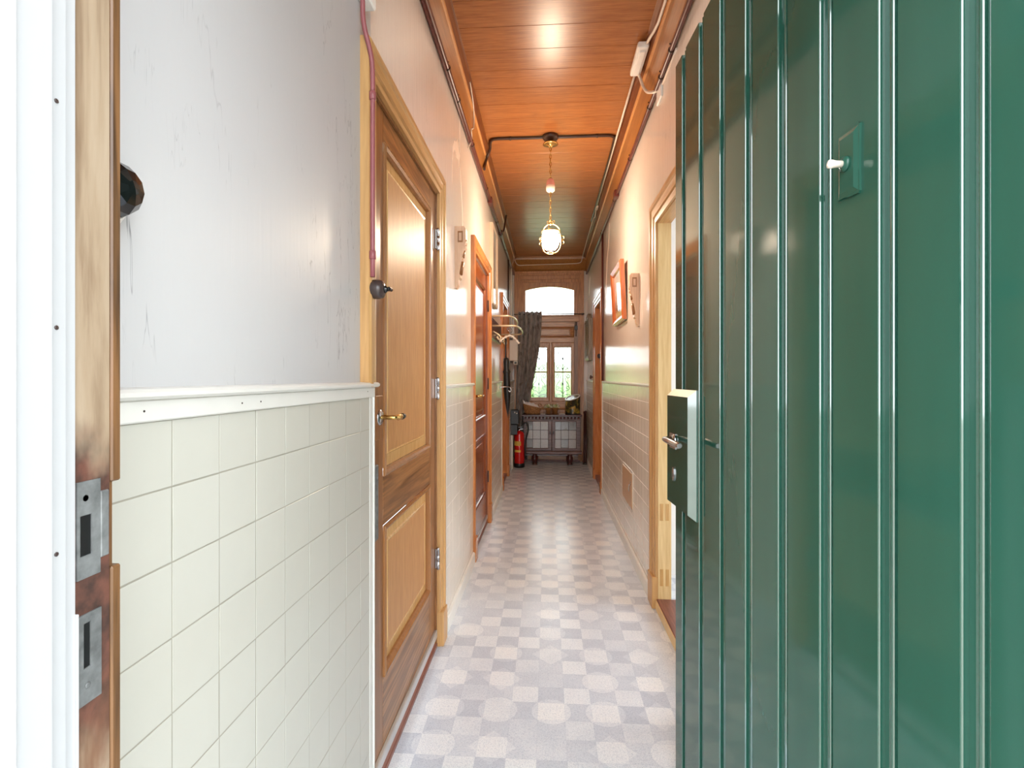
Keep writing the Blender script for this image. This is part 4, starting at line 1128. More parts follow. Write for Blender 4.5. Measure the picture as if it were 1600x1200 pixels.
# ------------------------------------------------------------------ hanging lamp
r = empty('pendant_lamp', (XLAMP, YLAMP, ZC), 'lit brass cage lamp with white glass shade hanging on a chain', 'lamp')
L = (XLAMP, YLAMP, 0)
b = MB(); b.lathe([(0.0, 3.0), (0.058, 2.998), (0.060, 2.985), (0.050, 2.972), (0.020, 2.966), (0.014, 2.955)], L, 24); b.build('ceiling_rose', M['conduit_dark'], r)
b = MB(); b.lathe([(0.0, 2.952), (0.020, 2.952), (0.052, 2.944), (0.056, 2.936), (0.046, 2.932), (0.016, 2.926), (0.010, 2.915), (0.0, 2.910)], L, 24); b.build('canopy', M['brass'], r)
b = MB()
z = 2.918; k = 0
while z > 2.395:
    a = 90 * (k % 2)
    lk = []
    for i in range(12):
        t = 2 * PI * i / 12
        q = 0.0075 * math.cos(t); zc = z - 0.015 + 0.017 * math.sin(t)
        lk.append((XLAMP + (q if a == 0 else 0), YLAMP + (q if a else 0), zc))
    b.tube(lk, 0.0023, 5, closed=True)
    z -= 0.0275; k += 1
b.tube(smooth_path([(XLAMP + 0.006, YLAMP, 2.93), (XLAMP - 0.004, YLAMP, 2.8), (XLAMP + 0.004, YLAMP, 2.65), (XLAMP - 0.003, YLAMP, 2.5), (XLAMP, YLAMP, 2.38)], 5), 0.002, 5)
b.build('chain', M['brass'], r)
b = MB(); b.lathe([(0.0, 2.69), (0.016, 2.688), (0.026, 2.675), (0.031, 2.645), (0.031, 2.635)], (XLAMP, YLAMP + 0.004, 0), 20); cw = b.build('counterweight', M['pink'], r)
b = MB(); b.lathe([(0.0315, 2.637), (0.033, 2.625), (0.030, 2.600), (0.018, 2.590), (0.0, 2.588)], (XLAMP, YLAMP + 0.004, 0), 20); b.build('counterweight_cup', M['ceramic'], cw)
LZ = 2.235
b = MB(); b.lathe([(0.0, LZ + 0.155), (0.010, LZ + 0.150), (0.014, LZ + 0.138), (0.008, LZ + 0.128), (0.016, LZ + 0.120), (0.0, LZ + 0.112)], L, 16); b.build('finial', M['brass'], r)
b = MB()
for q in range(3):
    a = R(120 * q + 20)
    def rp(rr, z): return (XLAMP + rr * math.cos(a), YLAMP + rr * math.sin(a), z)
    b.tube(smooth_path([rp(0.010, LZ + 0.125), rp(0.040, LZ + 0.118), rp(0.068, LZ + 0.095), rp(0.073, LZ + 0.065)], 5), 0.0035, 6)
    b.tube(smooth_path([rp(0.012, LZ + 0.14), rp(0.028, LZ + 0.150), rp(0.032, LZ + 0.138), rp(0.022, LZ + 0.132)], 4), 0.0025, 6)
    b.tube(smooth_path([rp(0.073, LZ + 0.065), rp(0.080, LZ + 0.02), rp(0.078, LZ - 0.03), rp(0.058, LZ - 0.07), rp(0.025, LZ - 0.090)], 5), 0.003, 6)
    for zc in (LZ + 0.030, LZ - 0.004):
        b.tube([rp(0.092 + 0.013 * math.cos(R(t)), zc + 0.014 * math.sin(R(t))) for t in range(0, 360, 36)], 0.0026, 5, closed=True)
b.tube([(XLAMP + 0.066 * math.cos(R(t)), YLAMP + 0.066 * math.sin(R(t)), LZ + 0.066) for t in range(0, 360, 15)], 0.0045, 6, closed=True)
b.tube([(XLAMP + 0.030 * math.cos(R(t)), YLAMP + 0.030 * math.sin(R(t)), LZ - 0.090) for t in range(0, 360, 24)], 0.0035, 6, closed=True)
b.build('cage', M['brass'], r)
b = MB(); b.lathe([(0.050, LZ + 0.064), (0.056, LZ + 0.056), (0.064, LZ + 0.022), (0.063, LZ - 0.012), (0.052, LZ - 0.046), (0.036, LZ - 0.062), (0.0, LZ - 0.066)], L, 28, cap=True); b.build('glass_shade', M['lamp'], r)

# ------------------------------------------------------------------ corbels
def corbel(side, y0, z0, z1, label):
    r = empty('wall_corbel', (SX(side, 0), y0, z0), label, 'corbel')
    H = z1 - z0
    prof = [(0, 1), (0.078, 1), (0.092, 0.955), (0.092, 0.80), (0.086, 0.775), (0.094, 0.745), (0.084, 0.70), (0.090, 0.665), (0.072, 0.60), (0.060, 0.52), (0.066, 0.495), (0.056, 0.46), (0.046, 0.36), (0.036, 0.24), (0.046, 0.205), (0.048, 0.17), (0.034, 0.14), (0.028, 0.06), (0.016, 0), (0, 0)]
    prof = [(u * 0.68, v) for u, v in prof]
    fn = lambda u, v, w: (SX(side, u), w, z0 + v * H)
    b = MB(); b.prism(prof, fn, y0, y0 + 0.055); b.build('bracket', M['corbel'], r)
    b = MB()
    b.loops([(0.018, 0.046, 0.74, 0.92, y0 + 0.001), (0.018, 0.046, 0.74, 0.92, y0 - 0.004), (0.024, 0.040, 0.765, 0.895, y0 - 0.004), (0.024, 0.040, 0.765, 0.895, y0 + 0.001)], lambda u, v, d: (SX(side, u), d, z0 + v * H))
    b.build('side_panel_frame', M['mould_dark'], r)
    for t0, t1 in ((0.80, 0.70), (0.62, 0.50), (0.44, 0.22)):
        b = MB(); b.tube([fn(0.063 * (0.35 + 0.65 * t0), t0, y0 + 0.0275), fn(0.063 * (0.33 + 0.65 * t1), t1, y0 + 0.0275)], 0.010, 6)
        b.build('carved_scroll', M['mould_dark'], r)
    return r
corbel('l', 2.86, 1.735, 2.075, 'carved wooden wall bracket between the two nearest closed doors')
corbel('r', 3.43, 1.575, 1.915, 'carved wooden wall bracket beside the orange-framed picture')

# ------------------------------------------------------------------ pictures
r = empty('framed_picture', (XR - 0.055, 4.30, 1.675), 'orange wooden framed landscape print leaning forward from the pinkish wall', 'picture')
def pf(u, v, d):     # leaning forward at the top
    lean = 0.05 * v
    return (XR - 0.006 - lean * 1.0 - d, u, 1.675 + v * 0.995)
y0, y1, hh = 3.93, 4.50, 0.45
fr = MB()
fr.loops([(y0, y1, 0, hh, 0.0), (y0, y1, 0, hh, 0.026), (y0 + 0.012, y1 - 0.012, 0.012, hh - 0.012, 0.034), (y0 + 0.04, y1 - 0.04, 0.04, hh - 0.04, 0.022), (y0 + 0.046, y1 - 0.046, 0.046, hh - 0.046, 0.012), (y0 + 0.046, y1 - 0.046, 0.046, hh - 0.046, 0.0)], pf)
fr.build('frame', M['frame_orange'], r)
b = MB(); b.loops([(y0 + 0.04, y1 - 0.04, 0.04, hh - 0.04, 0.004), (y0 + 0.05, y1 - 0.05, 0.05, hh - 0.05, 0.009)], pf, close=True); b.build('print', M['print'], r)
b = MB(); b.loops([(y0 + 0.002, y1 - 0.002, 0.002, hh - 0.002, -0.002), (y0 + 0.002, y1 - 0.002, 0.002, hh - 0.002, 0.006)], pf, close=True); b.build('backing', M['pale_wood'], r)
b = MB(); b.tube([pf(y0 + 0.15, hh - 0.03, 0.002), (XR - 0.004, (y0 + y1) / 2, 1.675 + hh + 0.05), pf(y1 - 0.15, hh - 0.03, 0.002)], 0.0015, 5); b.build('cord', M['brown_plastic'], r)

r = empty('framed_picture', (XL, 4.85, 1.90), 'pale framed glazed picture above the coat rack', 'picture')
fp = lambda u, v, d: (XL + d, u, v)
b = MB(); b.loops([(4.62, 5.06, 1.90, 2.62, 0.0), (4.62, 5.06, 1.90, 2.62, 0.030), (4.635, 5.045, 1.915, 2.605, 0.034), (4.645, 5.035, 1.925, 2.595, 0.026), (4.645, 5.035, 1.925, 2.595, 0.0)], fp); b.build('frame', M['pale_frame'], r)
b = MB(); b.box(fp(4.642, 1.922, 0.004), fp(5.038, 2.598, 0.022)); b.build('print', M['print'], r)

# ornate narrow mirror on the right wall near the end
r = empty('wall_mirror', (XR, 7.2, 1.45), 'weathered carved wood mirror beside the garden door', 'mirror')
fp = lambda u, v, d: (XR - d, u, v)
b = MB(); b.loops([(6.90, 7.45, 1.47, 2.02, 0.0), (6.90, 7.45, 1.47, 2.02, 0.05), (6.93, 7.42, 1.50, 1.99, 0.062), (6.97, 7.38, 1.54, 1.95, 0.045), (6.98, 7.37, 1.55, 1.94, 0.03), (6.98, 7.37, 1.55, 1.94, 0.0)], fp); b.build('frame', M['silver_wood'], r)
b = MB()
b.lathe([(0.0, 0.0), (0.05, 0.0), (0.062, 0.03), (0.045, 0.062), (0.0, 0.07)], (0, 0, 0), 14, 'x')
for v in b.bm.verts: v.co = Vector((XR - v.co.x, 7.17 + v.co.y, 2.05 + v.co.z))
b.build('carved_crest', M['silver_wood'], r)
bd = MB().lathe([(0.0, -0.016), (0.014, -0.010), (0.016, 0.0), (0.014, 0.010), (0, 0.016)], (0, 0, 0), 8, 'x').build('carved_boss', M['silver_wood'], r, local=True)
for k in range(9):
    o = bd if k == 0 else bd.copy()
    if k: col.objects.link(o)
    o.location = (-0.058, 6.93 + 0.06 * k - 7.2, 2.005 + 0.01 * math.sin(k * 2.0) - 1.45)
b = MB(); b.box(fp(6.975, 1.545, 0.006), fp(7.375, 1.945, 0.026)); b.build('glass', M['steel'], r)
b = MB(); b.lathe([(0.012, 0.0), (0.010, 0.02), (0.024, 0.03), (0.026, 0.045), (0.0, 0.055)], (0, 0, 0), 14, 'x')
for v in b.bm.verts: v.co = Vector((XR - v.co.x, 6.78 + v.co.y, 1.245 + v.co.z))
tag(b.build('coat_peg', M['stick'], at=(XR, 6.78, 1.245)), 'dark red-brown round peg on the wall beyond the pale door', 'peg')

# hatch in the right wainscot
r = empty('wall_hatch', (XR - 0.015, 3.82, 0.34), 'small beige hatch with a latch in the tiled wainscot', 'hatch')
fp = lambda u, v, d: (XR - d, u, v)
b = MB(); b.box(fp(3.60, 0.345, 0.013), fp(4.03, 0.585, 0.024), 0.002); b.build('flap', M['hatch'], r)
b = MB(); b.loops([(3.585, 4.045, 0.33, 0.60, 0.013), (3.585, 4.045, 0.33, 0.60, 0.019), (3.598, 4.032, 0.343, 0.587, 0.019), (3.598, 4.032, 0.343, 0.587, 0.013)], fp); b.build('frame', M['tile_far'], r)
b = MB(); b.tube([fp(3.64, 0.505, 0.024), fp(3.64, 0.505, 0.034), fp(3.645, 0.475, 0.036), fp(3.64, 0.46, 0.034)], 0.004, 6); b.lathe([(0.008, 0), (0.006, 0.004)], (XR - 0.028, 3.64, 0.52), 8, 'x'); b.build('latch', M['steel'], r)

# ------------------------------------------------------------------ coat rack, umbrella, hook
r = empty('coat_rack', (XL, 5.1, 1.59), 'coat rack with cream looped rods on a dark board', 'coat rack')
b = MB(); b.box((XL, 4.60, 1.59), (XL + 0.022, 5.56, 1.78), 0.004); b.build('board', M['cab_dark'], r)
def urod(z, d, y0, y1, rr, name):
    ym, hy = (y0 + y1) / 2, (y1 - y0) / 2
    P = [(XL + 0.02, y0, z)] + [(XL + d - 0.055 + 0.055 * math.sin(R(q)), ym - hy * math.cos(R(q)), z) for q in range(0, 181, 10)] + [(XL + 0.02, y1, z)]
    b = MB(); b.tube(P, rr, 8); b.build(name, M['cream_metal'], r)
urod(1.790, 0.215, 4.66, 5.52, 0.0085, 'hat_rod')
urod(1.702, 0.262, 4.66, 5.60, 0.0085, 'coat_rod')
for y_ in (4.72, 5.05, 5.44):
    b = MB(); b.tube(smooth_path([(XL + 0.02, y_, 1.66), (XL + 0.07, y_, 1.63), (XL + 0.09, y_, 1.60), (XL + 0.075, y_, 1.585), (XL + 0.06, y_, 1.60)], 4), 0.006, 6); b.lathe([(0.0, -0.012), (0.011, -0.004), (0.011, 0.004), (0, 0.012)], (XL + 0.06, y_, 1.605), 8); b.build('coat_hook', M['cream_metal'], r)
# cream coat hanger hanging on the rod
r = empty('coat_hanger', (XL + 0.16, 5.08, 1.70), 'cream padded coat hanger hooked on the rack', 'hanger')
b = MB(); b.tube(smooth_path([(XL + 0.145, 5.05, 1.685), (XL + 0.125, 5.05, 1.712), (XL + 0.155, 5.05, 1.722), (XL + 0.172, 5.055, 1.695), (XL + 0.160, 5.06, 1.668), (XL + 0.155, 5.06, 1.64)], 5), 0.0035, 6); b.build('hook', M['steel'], r)
b = MB(); b.tube(smooth_path([(XL + 0.06, 4.98, 1.585), (XL + 0.10, 5.02, 1.625), (XL + 0.155, 5.06, 1.645), (XL + 0.20, 5.09, 1.615), (XL + 0.235, 5.11, 1.575)], 6), [0.010 + 0.004 * math.sin(i * 1.9) for i in range(25)], 8); b.build('shoulder_bar', M['ceramic'], r)
# black umbrella hanging from the coat rod
r = empty('umbrella', (XL + 0.085, 5.40, 0.86), 'closed black umbrella hanging from the coat rack', 'umbrella')
ux, uy = XL + 0.080, 5.42
b = MB(); b.tube(smooth_path([(ux - 0.03, uy, 1.60), (ux - 0.034, uy, 1.635), (ux - 0.015, uy, 1.655), (ux + 0.002, uy, 1.635), (ux, uy, 1.56), (ux, uy, 1.44)], 5), 0.008, 8); b.build('handle', M['black_gloss'], r)
b = MB()
pr = [(0.010, 1.45), (0.024, 1.44), (0.030, 1.40), (0.026, 1.33), (0.034, 1.31), (0.030, 1.27), (0.034, 1.12), (0.028, 1.02), (0.018, 0.92), (0.008, 0.86), (0.004, 0.83), (0.0, 0.79)]
b.lathe(pr, (ux + 0.006, uy, 0), 14)
for v in b.bm.verts:
    a = math.atan2(v.co.y - uy, v.co.x - ux - 0.006)
    s_ = 1 + 0.16 * math.sin(a * 7 + v.co.z * 4)
    v.co.x = ux + 0.006 + (v.co.x - ux - 0.006) * s_ + (1.45 - v.co.z) * 0.03; v.co.y = uy + (v.co.y - uy) * s_
b.build('canopy', M['black'], r)
b = MB(); b.tube([(ux + 0.040 * math.cos(R(t)) + 0.010, uy + 0.036 * math.sin(R(t)), 1.30) for t in range(0, 360, 24)], 0.005, 6, closed=True); b.build('strap', M['black'], r)
r = empty('wall_hook', (XL + 0.02, 5.35, 1.15), 'small white metal hook on the tiled wall behind the umbrella', 'hook')
b = MB(); b.box((XL + 0.015, 5.30, 1.10), (XL + 0.021, 5.36, 1.17), 0.002); b.build('plate', M['white'], r)
b = MB(); b.tube(smooth_path([(XL + 0.02, 5.33, 1.14), (XL + 0.08, 5.34, 1.145), (XL + 0.125, 5.36, 1.14), (XL + 0.14, 5.36, 1.115), (XL + 0.128, 5.36, 1.095), (XL + 0.112, 5.36, 1.11)], 5), 0.006, 8); b.build('hook', M['steel'], r)

# ------------------------------------------------------------------ meter boxes near the curtain
r = empty('meter_box', (XL, 7.2, 1.46), 'white narrow meter box on the wall beside the curtain', 'meter box')
b = MB(); b.box((XL, 7.10, 1.47), (XL + 0.11, 7.30, 1.75), 0.006); b.build('case', M['ceramic'], r)
b = MB(); b.box((XL - 0.0, 7.125, 1.44), (XL + 0.03, 7.33, 1.78), 0.003); b.build('back_board', M['conduit_dark'], r)
b = MB(); b.box((XL + 0.055, 7.11, 1.415), (XL + 0.105, 7.20, 1.468), 0.004); q = b.build('terminal_cover', M['white'], r)
b = MB(); b.box((XL + 0.064, 7.107, 1.424), (XL + 0.096, 7.111, 1.456)); b.build('terminal_opening', M['black'], q)
r = empty('wall_telephone', (XL, 7.2, 0.5), 'black boxy apparatus with two painted glints above the extinguisher', 'telephone')
b = MB(); b.box((XL + 0.012, 7.12, 0.60), (XL + 0.125, 7.28, 0.80), 0.008); b.build('case', M['black'], r)
b = MB(); b.box((XL + 0.012, 7.13, 0.46), (XL + 0.105, 7.27, 0.598), 0.006); b.build('lower_case', M['black'], r)
for dx_ in (0.068, 0.098):
    b = MB(); b.lathe([(0.009, 0.0), (0.009, -0.006), (0.0, -0.010)], (XL + dx_, 7.12, 0.765 - (dx_ - .068) * 0.4), 12, 'y'); b.build('glint_disc', M['white'], r)  # white discs stand in for glints on the case
b = MB(); b.box((XL + 0.016, 7.10, 0.0), (XL + 0.045, 7.14, 0.455), 0.004)
tag(b.build('trunking', M['trim_white'], at=(XL + 0.03, 7.12, 0)), 'cream trunking rising from the floor beside the extinguisher', 'trunking')

# ------------------------------------------------------------------ fire extinguisher
ex, ey = -0.385, 7.24
r = empty('fire_extinguisher', (ex, ey, 0), 'red fire extinguisher with black hose on the floor by the curtain', 'extinguisher')
b = MB(); b.lathe([(0.0, 0.0), (0.068, 0.0), (0.074, 0.006), (0.074, 0.05), (0.070, 0.06)], (ex, ey, 0), 28); b.build('base', M['black'], r)
b = MB(); b.lathe([(0.068, 0.055), (0.069, 0.06), (0.069, 0.44), (0.064, 0.468), (0.048, 0.488), (0.026, 0.497), (0.022, 0.51)], (ex, ey, 0), 28); cy = b.build('cylinder', M['red'], r)
def wrap(z0, z1, a0, a1, mat, nm):
    b = MB(); n = 10
    rows = [[b.bm.verts.new((ex + rr * math.cos(R(a0 + (a1 - a0) * i / n)), ey + rr * math.sin(R(a0 + (a1 - a0) * i / n)), z)) for i in range(n + 1)] for rr, z in ((0.0695, z0), (0.0705, z0), (0.0705, z1), (0.0695, z1))]
    for A, B in zip(rows, rows[1:]):
        for i in range(n): b.bm.faces.new((A[i], A[i + 1], B[i + 1], B[i]))
    return b.build(nm, mat, cy)
wrap(0.305, 0.365, 195, 290, M['yellow'], 'label_plate')
wrap(0.215, 0.245, 205, 290, M['yellow'], 'label_plate')
b = MB(); b.lathe([(0.022, 0.505), (0.024, 0.515), (0.018, 0.535), (0.0, 0.54)], (ex, ey, 0), 16); b.box((ex - 0.010, ey - 0.012, 0.52), (ex + 0.05, ey + 0.012, 0.535), 0.003); b.build('valve', M['steel'], r)
b = MB(); b.box((ex - 0.03, ey - 0.010, 0.552), (ex + 0.045, ey + 0.010, 0.560), 0.003); b.tube([(ex - 0.03, ey, 0.556), (ex - 0.02, ey, 0.536)], 0.004, 6); b.build('handle', M['steel'], r)
b = MB(); b.tube(smooth_path([(ex + 0.02, ey, 0.53), (ex + 0.045, ey, 0.58), (ex + 0.085, ey, 0.615), (ex + 0.118, ey, 0.57), (ex + 0.120, ey, 0.50), (ex + 0.095, ey, 0.40), (ex + 0.082, ey, 0.30), (ex + 0.080, ey, 0.20)], 6), 0.0105, 8); hs = b.build('hose', M['black'], r)
b = MB(); b.lathe([(0.010, 0.13), (0.014, 0.14), (0.014, 0.20), (0.010, 0.21)], (ex + 0.080, ey, 0), 10); b.build('nozzle', M['black'], hs)

# ------------------------------------------------------------------ curtain and rod
r = empty('curtain', (-0.3, 7.69, 0.03), 'dark grey-brown patterned curtain drawn to one side of the garden door', 'curtain')
b = MB()
NX, NZ = 72, 40
edge = [(2.205, -0.425, -0.085), (1.95, -0.43, -0.095), (1.6, -0.445, -0.13), (1.3, -0.455, -0.185), (1.0, -0.465, -0.245), (0.7, -0.47, -0.285), (0.3, -0.47, -0.29), (0.03, -0.47, -0.29)]
def ed(z):
    for (za, a0, a1), (zb, b0, b1) in zip(edge, edge[1:]):
        if z >= zb:
            t = (za - z) / (za - zb); return a0 + (b0 - a0) * t, a1 + (b1 - a1) * t
    return edge[-1][1:]
rows = []
for j in range(NZ + 1):
    z = 2.205 - (2.175) * j / NZ
    x0, x1 = ed(z)
    row = []
    for i in range(NX + 1):
        t = i / NX
        ph = t * 2 * PI * 5.0
        amp = 0.042 * (0.75 + 0.25 * math.sin(z * 2.1 + t * 9))
        row.append(b.bm.verts.new((x0 + (x1 - x0) * t + 0.006 * math.sin(ph * 2 + z), 7.686 + amp * math.sin(ph + 0.5 * math.sin(z * 2.4)) + 0.006 * math.sin(3 * ph + z * 3), z + (0.010 * math.sin(ph + 1) if j == 0 else 0))))
    rows.append(row)
for A, B in zip(rows, rows[1:]):
    for i in range(NX): b.bm.faces.new((A[i], A[i + 1], B[i + 1], B[i]))
cf = b.build('cloth', M['curtain'], r, smooth=True)
so = cf.modifiers.new('thick', 'SOLIDIFY'); so.thickness = 0.003
for t in (0.06, 0.36, 0.66, 0.90):
    x0, x1 = ed(2.175)
    b = MB(); cxx = x0 + (x1 - x0) * t
    b.tube([(cxx + 0.019 * math.cos(R(q)), 7.66, 2.170 + 0.019 * math.sin(R(q))) for q in range(0, 360, 24)], 0.004, 6, closed=True); b.build('eyelet', M['steel'], r)
r = empty('curtain_rod', (0.0, 7.69, 2.17), 'thin dark curtain rod across the garden door', 'rod')
b = MB(); b.tube([(-0.49, 7.69, 2.170), (0.52, 7.69, 2.170)], 0.007, 8); b.build('rod', M['conduit_dark'], r)
b = MB(); b.lathe([(0.0, -0.015), (0.012, -0.008), (0.015, 0.0), (0.010, 0.010), (0, 0.014)], (0.528, 7.69, 2.170), 10, 'x'); b.build('end_knob', M['conduit_dark'], r)
b = MB(); b.box((0.505, 7.69, 2.155), (0.515, 7.755, 2.185)); b.build('bracket', M['conduit_dark'], r)

# ------------------------------------------------------------------ cabinet with leaded doors
cx0, cx1, cyf, cyb = -0.335, 0.47, 7.40, 7.64
cab = empty('cabinet', (0.065, 7.52, 0), 'low dark wooden cabinet with two leaded glass doors and turned feet', 'cabinet')
b = MB(); b.box((cx0 - 0.02, cyf - 0.022, 0.695), (cx1 + 0.02, cyb, 0.718), 0.005); b.build('top', M['cab_dark'], cab)
b = MB(); b.box((cx0, cyf - 0.004, 0.648), (cx1, cyb, 0.696), 0.003); fz = b.build('frieze', M['cab'], cab)
b = MB()
for k in range(16):
    x = cx0 + 0.03 + k * (cx1 - cx0 - 0.06) / 15
    b.lathe([(0.0, -0.008), (0.017, -0.004), (0.010, -0.002), (0.006, -0.008), (0, -0.009)], (x, cyf - 0.003, 0.672), 8, 'y')
b.build('carving', M['cab_dark'], fz)
b = MB(); b.box((cx0, cyf + 0.012, 0.20), (cx0 + 0.022, cyb, 0.65)); b.box((cx1 - 0.022, cyf + 0.012, 0.20), (cx1, cyb, 0.65)); b.box((cx0, cyb - 0.012, 0.20), (cx1, cyb, 0.65)); b.box((cx0, cyf + 0.012, 0.205), (cx1, cyb, 0.225)); b.build('carcass', M['cab'], cab)
b = MB(); b.box((cx0 + 0.022, cyb - 0.016, 0.225), (cx1 - 0.022, cyb - 0.011, 0.65)); b.build('inner_back', M['cloth'], cab)
b = MB(); b.box((cx0 + 0.022, cyf + 0.03, 0.425), (cx1 - 0.022, cyb - 0.014, 0.437)); b.build('shelf', M['cab'], cab)
b = MB(); b.prism([(cyf - 0.012, 0.200), (cyf - 0.018, 0.190), (cyf - 0.018, 0.172), (cyf - 0.004, 0.158), (cyb, 0.158), (cyb, 0.206), (cyf - 0.004, 0.206)], lambda u, v, w: (w, u, v), cx0 - 0.012, cx1 + 0.012); b.build('plinth_moulding', M['cab'], cab)
b = MB(); b.box((cx0 + 0.03, cyf + 0.02, 0.135), (cx1 - 0.03, cyf + 0.035, 0.160)); b.build('apron', M['cab_dark'], cab)
for x0, x1, g0, g1, kx in ((cx0 + 0.004, 0.063, -0.288, 0.013, 0.040), (0.065, cx1 - 0.004, 0.112, 0.405, 0.086)):
    z0, z1, h0, h1 = 0.210, 0.646, 0.244, 0.618
    fn = lambda u, v, d: (u, cyf + 0.010 - d, v)
    b = MB(); b.loops([(x0, x1, z0, z1, -0.012), (x0, x1, z0, z1, 0.006), (x0 + 0.006, x1 - 0.006, z0 + 0.006, z1 - 0.006, 0.010), (g0 - 0.008, g1 + 0.008, h0 - 0.008, h1 + 0.008, 0.010), (g0, g1, h0, h1, 0.002), (g0, g1, h0, h1, -0.012)], fn)
    d_ = b.build('door', M['cab'], cab)
    nc, nr = 3, 4
    xs = [g0 + (g1 - g0) * (0, 0.28, 0.64, 1)[i] for i in range(4)]
    zs = [h0 + (h1 - h0) * (0, 0.34, 0.68, 1)[i] for i in range(4)]
    b = MB()
    for x in xs[1:-1]: b.box(fn(x - 0.0035, h0, -0.006), fn(x + 0.0035, h1, 0.001))
    for z in zs[1:-1]: b.box(fn(g0, z - 0.0035, -0.006), fn(g1, z + 0.0035, 0.001))
    b.build('leading', M['brown_plastic'], d_)
    for i in range(3):
        for j in range(3):
            b = MB(); b.box(fn(xs[i] + 0.001, zs[j] + 0.001, -0.0045), fn(xs[i + 1] - 0.001, zs[j + 1] - 0.001, -0.002)); b.build('pane', M['glass_cab2' if (x0 > 0 and j == 2) or (x0 < 0 and i == 0 and j != 1) or (i == 1 and j == 0 and x0 > 0) else 'glass_cab'], d_)
    b = MB(); b.box(fn(kx - 0.007, 0.44, 0.008), fn(kx + 0.007, 0.485, 0.013), 0.002); b.lathe([(0.004, 0.0), (0.004, -0.010), (0.009, -0.016), (0.0, -0.024)], (kx, cyf - 0.002, 0.455), 10, 'y'); b.build('knob', M['black'], d_)
for x in (-0.176, 0.319):
    for yy_ in (cyf + 0.03, cyb - 0.04):
        b = MB(); b.lathe([(0.034, 0.16), (0.034, 0.142), (0.026, 0.134), (0.040, 0.118), (0.046, 0.090), (0.042, 0.060), (0.030, 0.040), (0.026, 0.030), (0.036, 0.022), (0.036, 0.014)], (x, yy_, 0), 20); lg = b.build('leg', M['cab_dark'], cab)
        b = MB(); b.lathe([(0.036, 0.016), (0.040, 0.012), (0.040, 0.0), (0.0, 0.0)], (x, yy_, 0), 16); b.build('glide', M['iron'], lg)
# crockery inside
r = empty('dish', (0.27, 7.53, 0.437), 'white lidded dish on the shelf behind the leaded glass', 'dish')
b = MB(); b.lathe([(0.0, 0.0), (0.03, 0.0), (0.05, 0.014), (0.062, 0.034), (0.064, 0.038), (0.056, 0.036), (0, 0.030)], (0.27, 7.53, 0.4372), 20); b.build('bowl', M['ceramic'], r)
b = MB(); b.lathe([(0.060, 0.038), (0.050, 0.052), (0.022, 0.062), (0.008, 0.066), (0.012, 0.078), (0.0, 0.084)], (0.27, 7.53, 0.4372), 20); b.build('lid', M['ceramic'], r)
b = MB()
b.lathe([(0.0, 0.0), (0.04, 0.0), (0.055, 0.06), (0.058, 0.10), (0.050, 0.10), (0, 0.09)], (-0.06, 7.54, 0.4372), 18)
tag(b.build('bowl', M['ceramic'], at=(-0.06, 7.54, 0.437)), 'tall white bowl behind the leaded door nearer the extinguisher', 'bowl')
b = MB()
for k in range(9):
    b.lathe([(0.0, 0.0), (0.05, 0.0), (0.085, 0.008), (0.087, 0.011), (0.05, 0.004), (0, 0.003)], (-0.12, 7.53, 0.226 + 0.009 * k), 20)
tag(b.build('plate_stack', M['ceramic'], at=(-0.12, 7.53, 0.225)), 'stack of white plates low inside the cabinet', 'plates')

# ------------------------------------------------------------------ on the cabinet
r = empty('wicker_basket', (-0.216, 7.53, 0.718), 'oval brown wicker basket holding white cloth', 'basket')
b = MB(); n = 40
prof = [(0.0, 0.0), (0.098, 0.0), (0.108, 0.02), (0.118, 0.06), (0.128, 0.10), (0.132, 0.112), (0.124, 0.112), (0.115, 0.06), (0.10, 0.012), (0.0, 0.010)]
b.lathe(prof, (-0.216, 7.53, 0.7185), n)
for v in b.bm.verts:
    v.co.y = 7.53 + (v.co.y - 7.53) * 0.72
    v.co.z += max(0, (v.co.z - 0.75)) * 0.35 * (-(v.co.x + 0.216) / 0.13)
bk = b.build('body', M['wicker'], r)
b = MB()
for j in range(6):
    z = 0.735 + j * 0.0175; rr = 0.109 + 0.0036 * j
    P = []
    for i in range(48):
        a = 2 * PI * i / 48; q = rr + (0.0022 if (i + j) % 2 else -0.001)
        P.append((-0.216 + q * math.cos(a), 7.53 + q * 0.72 * math.sin(a), z + max(0, z - 0.75) * 0.35 * (-math.cos(a))))
    b.tube(P, 0.0042, 5, closed=True)
b.build('weave', M['wicker'], bk)
b = MB(); b.tube([(-0.216 + 0.129 * math.cos(R(t)), 7.53 + 0.129 * 0.72 * math.sin(R(t)), 0.831 - 0.030 * math.cos(R(t))) for t in range(0, 360, 9)], 0.008, 6, closed=True); b.build('rim', M['wicker'], r)
b = MB()
v = bmesh.ops.create_icosphere(b.bm, subdivisions=4, radius=1.0, matrix=Matrix.Translation((-0.225, 7.53, 0.825)) @ Matrix.Diagonal((0.118, 0.080, 0.050, 1)))['verts']
for q in v:
    a = q.co - Vector((-0.225, 7.53, 0.825))
    q.co.z += 0.013 * math.sin(a.x * 60) * math.cos(a.y * 70 + a.x * 20) - a.x * 0.26
b.build('folded_cloth', M['cloth'], r, smooth=True)
b = MB()
b.prism([(0, 0), (0.03, 0.002), (0.028, 0.006), (-0.012, 0.055), (-0.018, 0.052)], lambda u, v, w: (-0.335 + u, w, 0.868 + v), 7.51, 7.525); b.build('cloth_corner', M['cloth'], r)
b = MB(); b.tube(smooth_path([(-0.125, 7.50, 0.835), (-0.115, 7.48, 0.865), (-0.095, 7.48, 0.868), (-0.08, 7.50, 0.84)], 5), 0.006, 6); b.build('handle', M['wicker'], r)

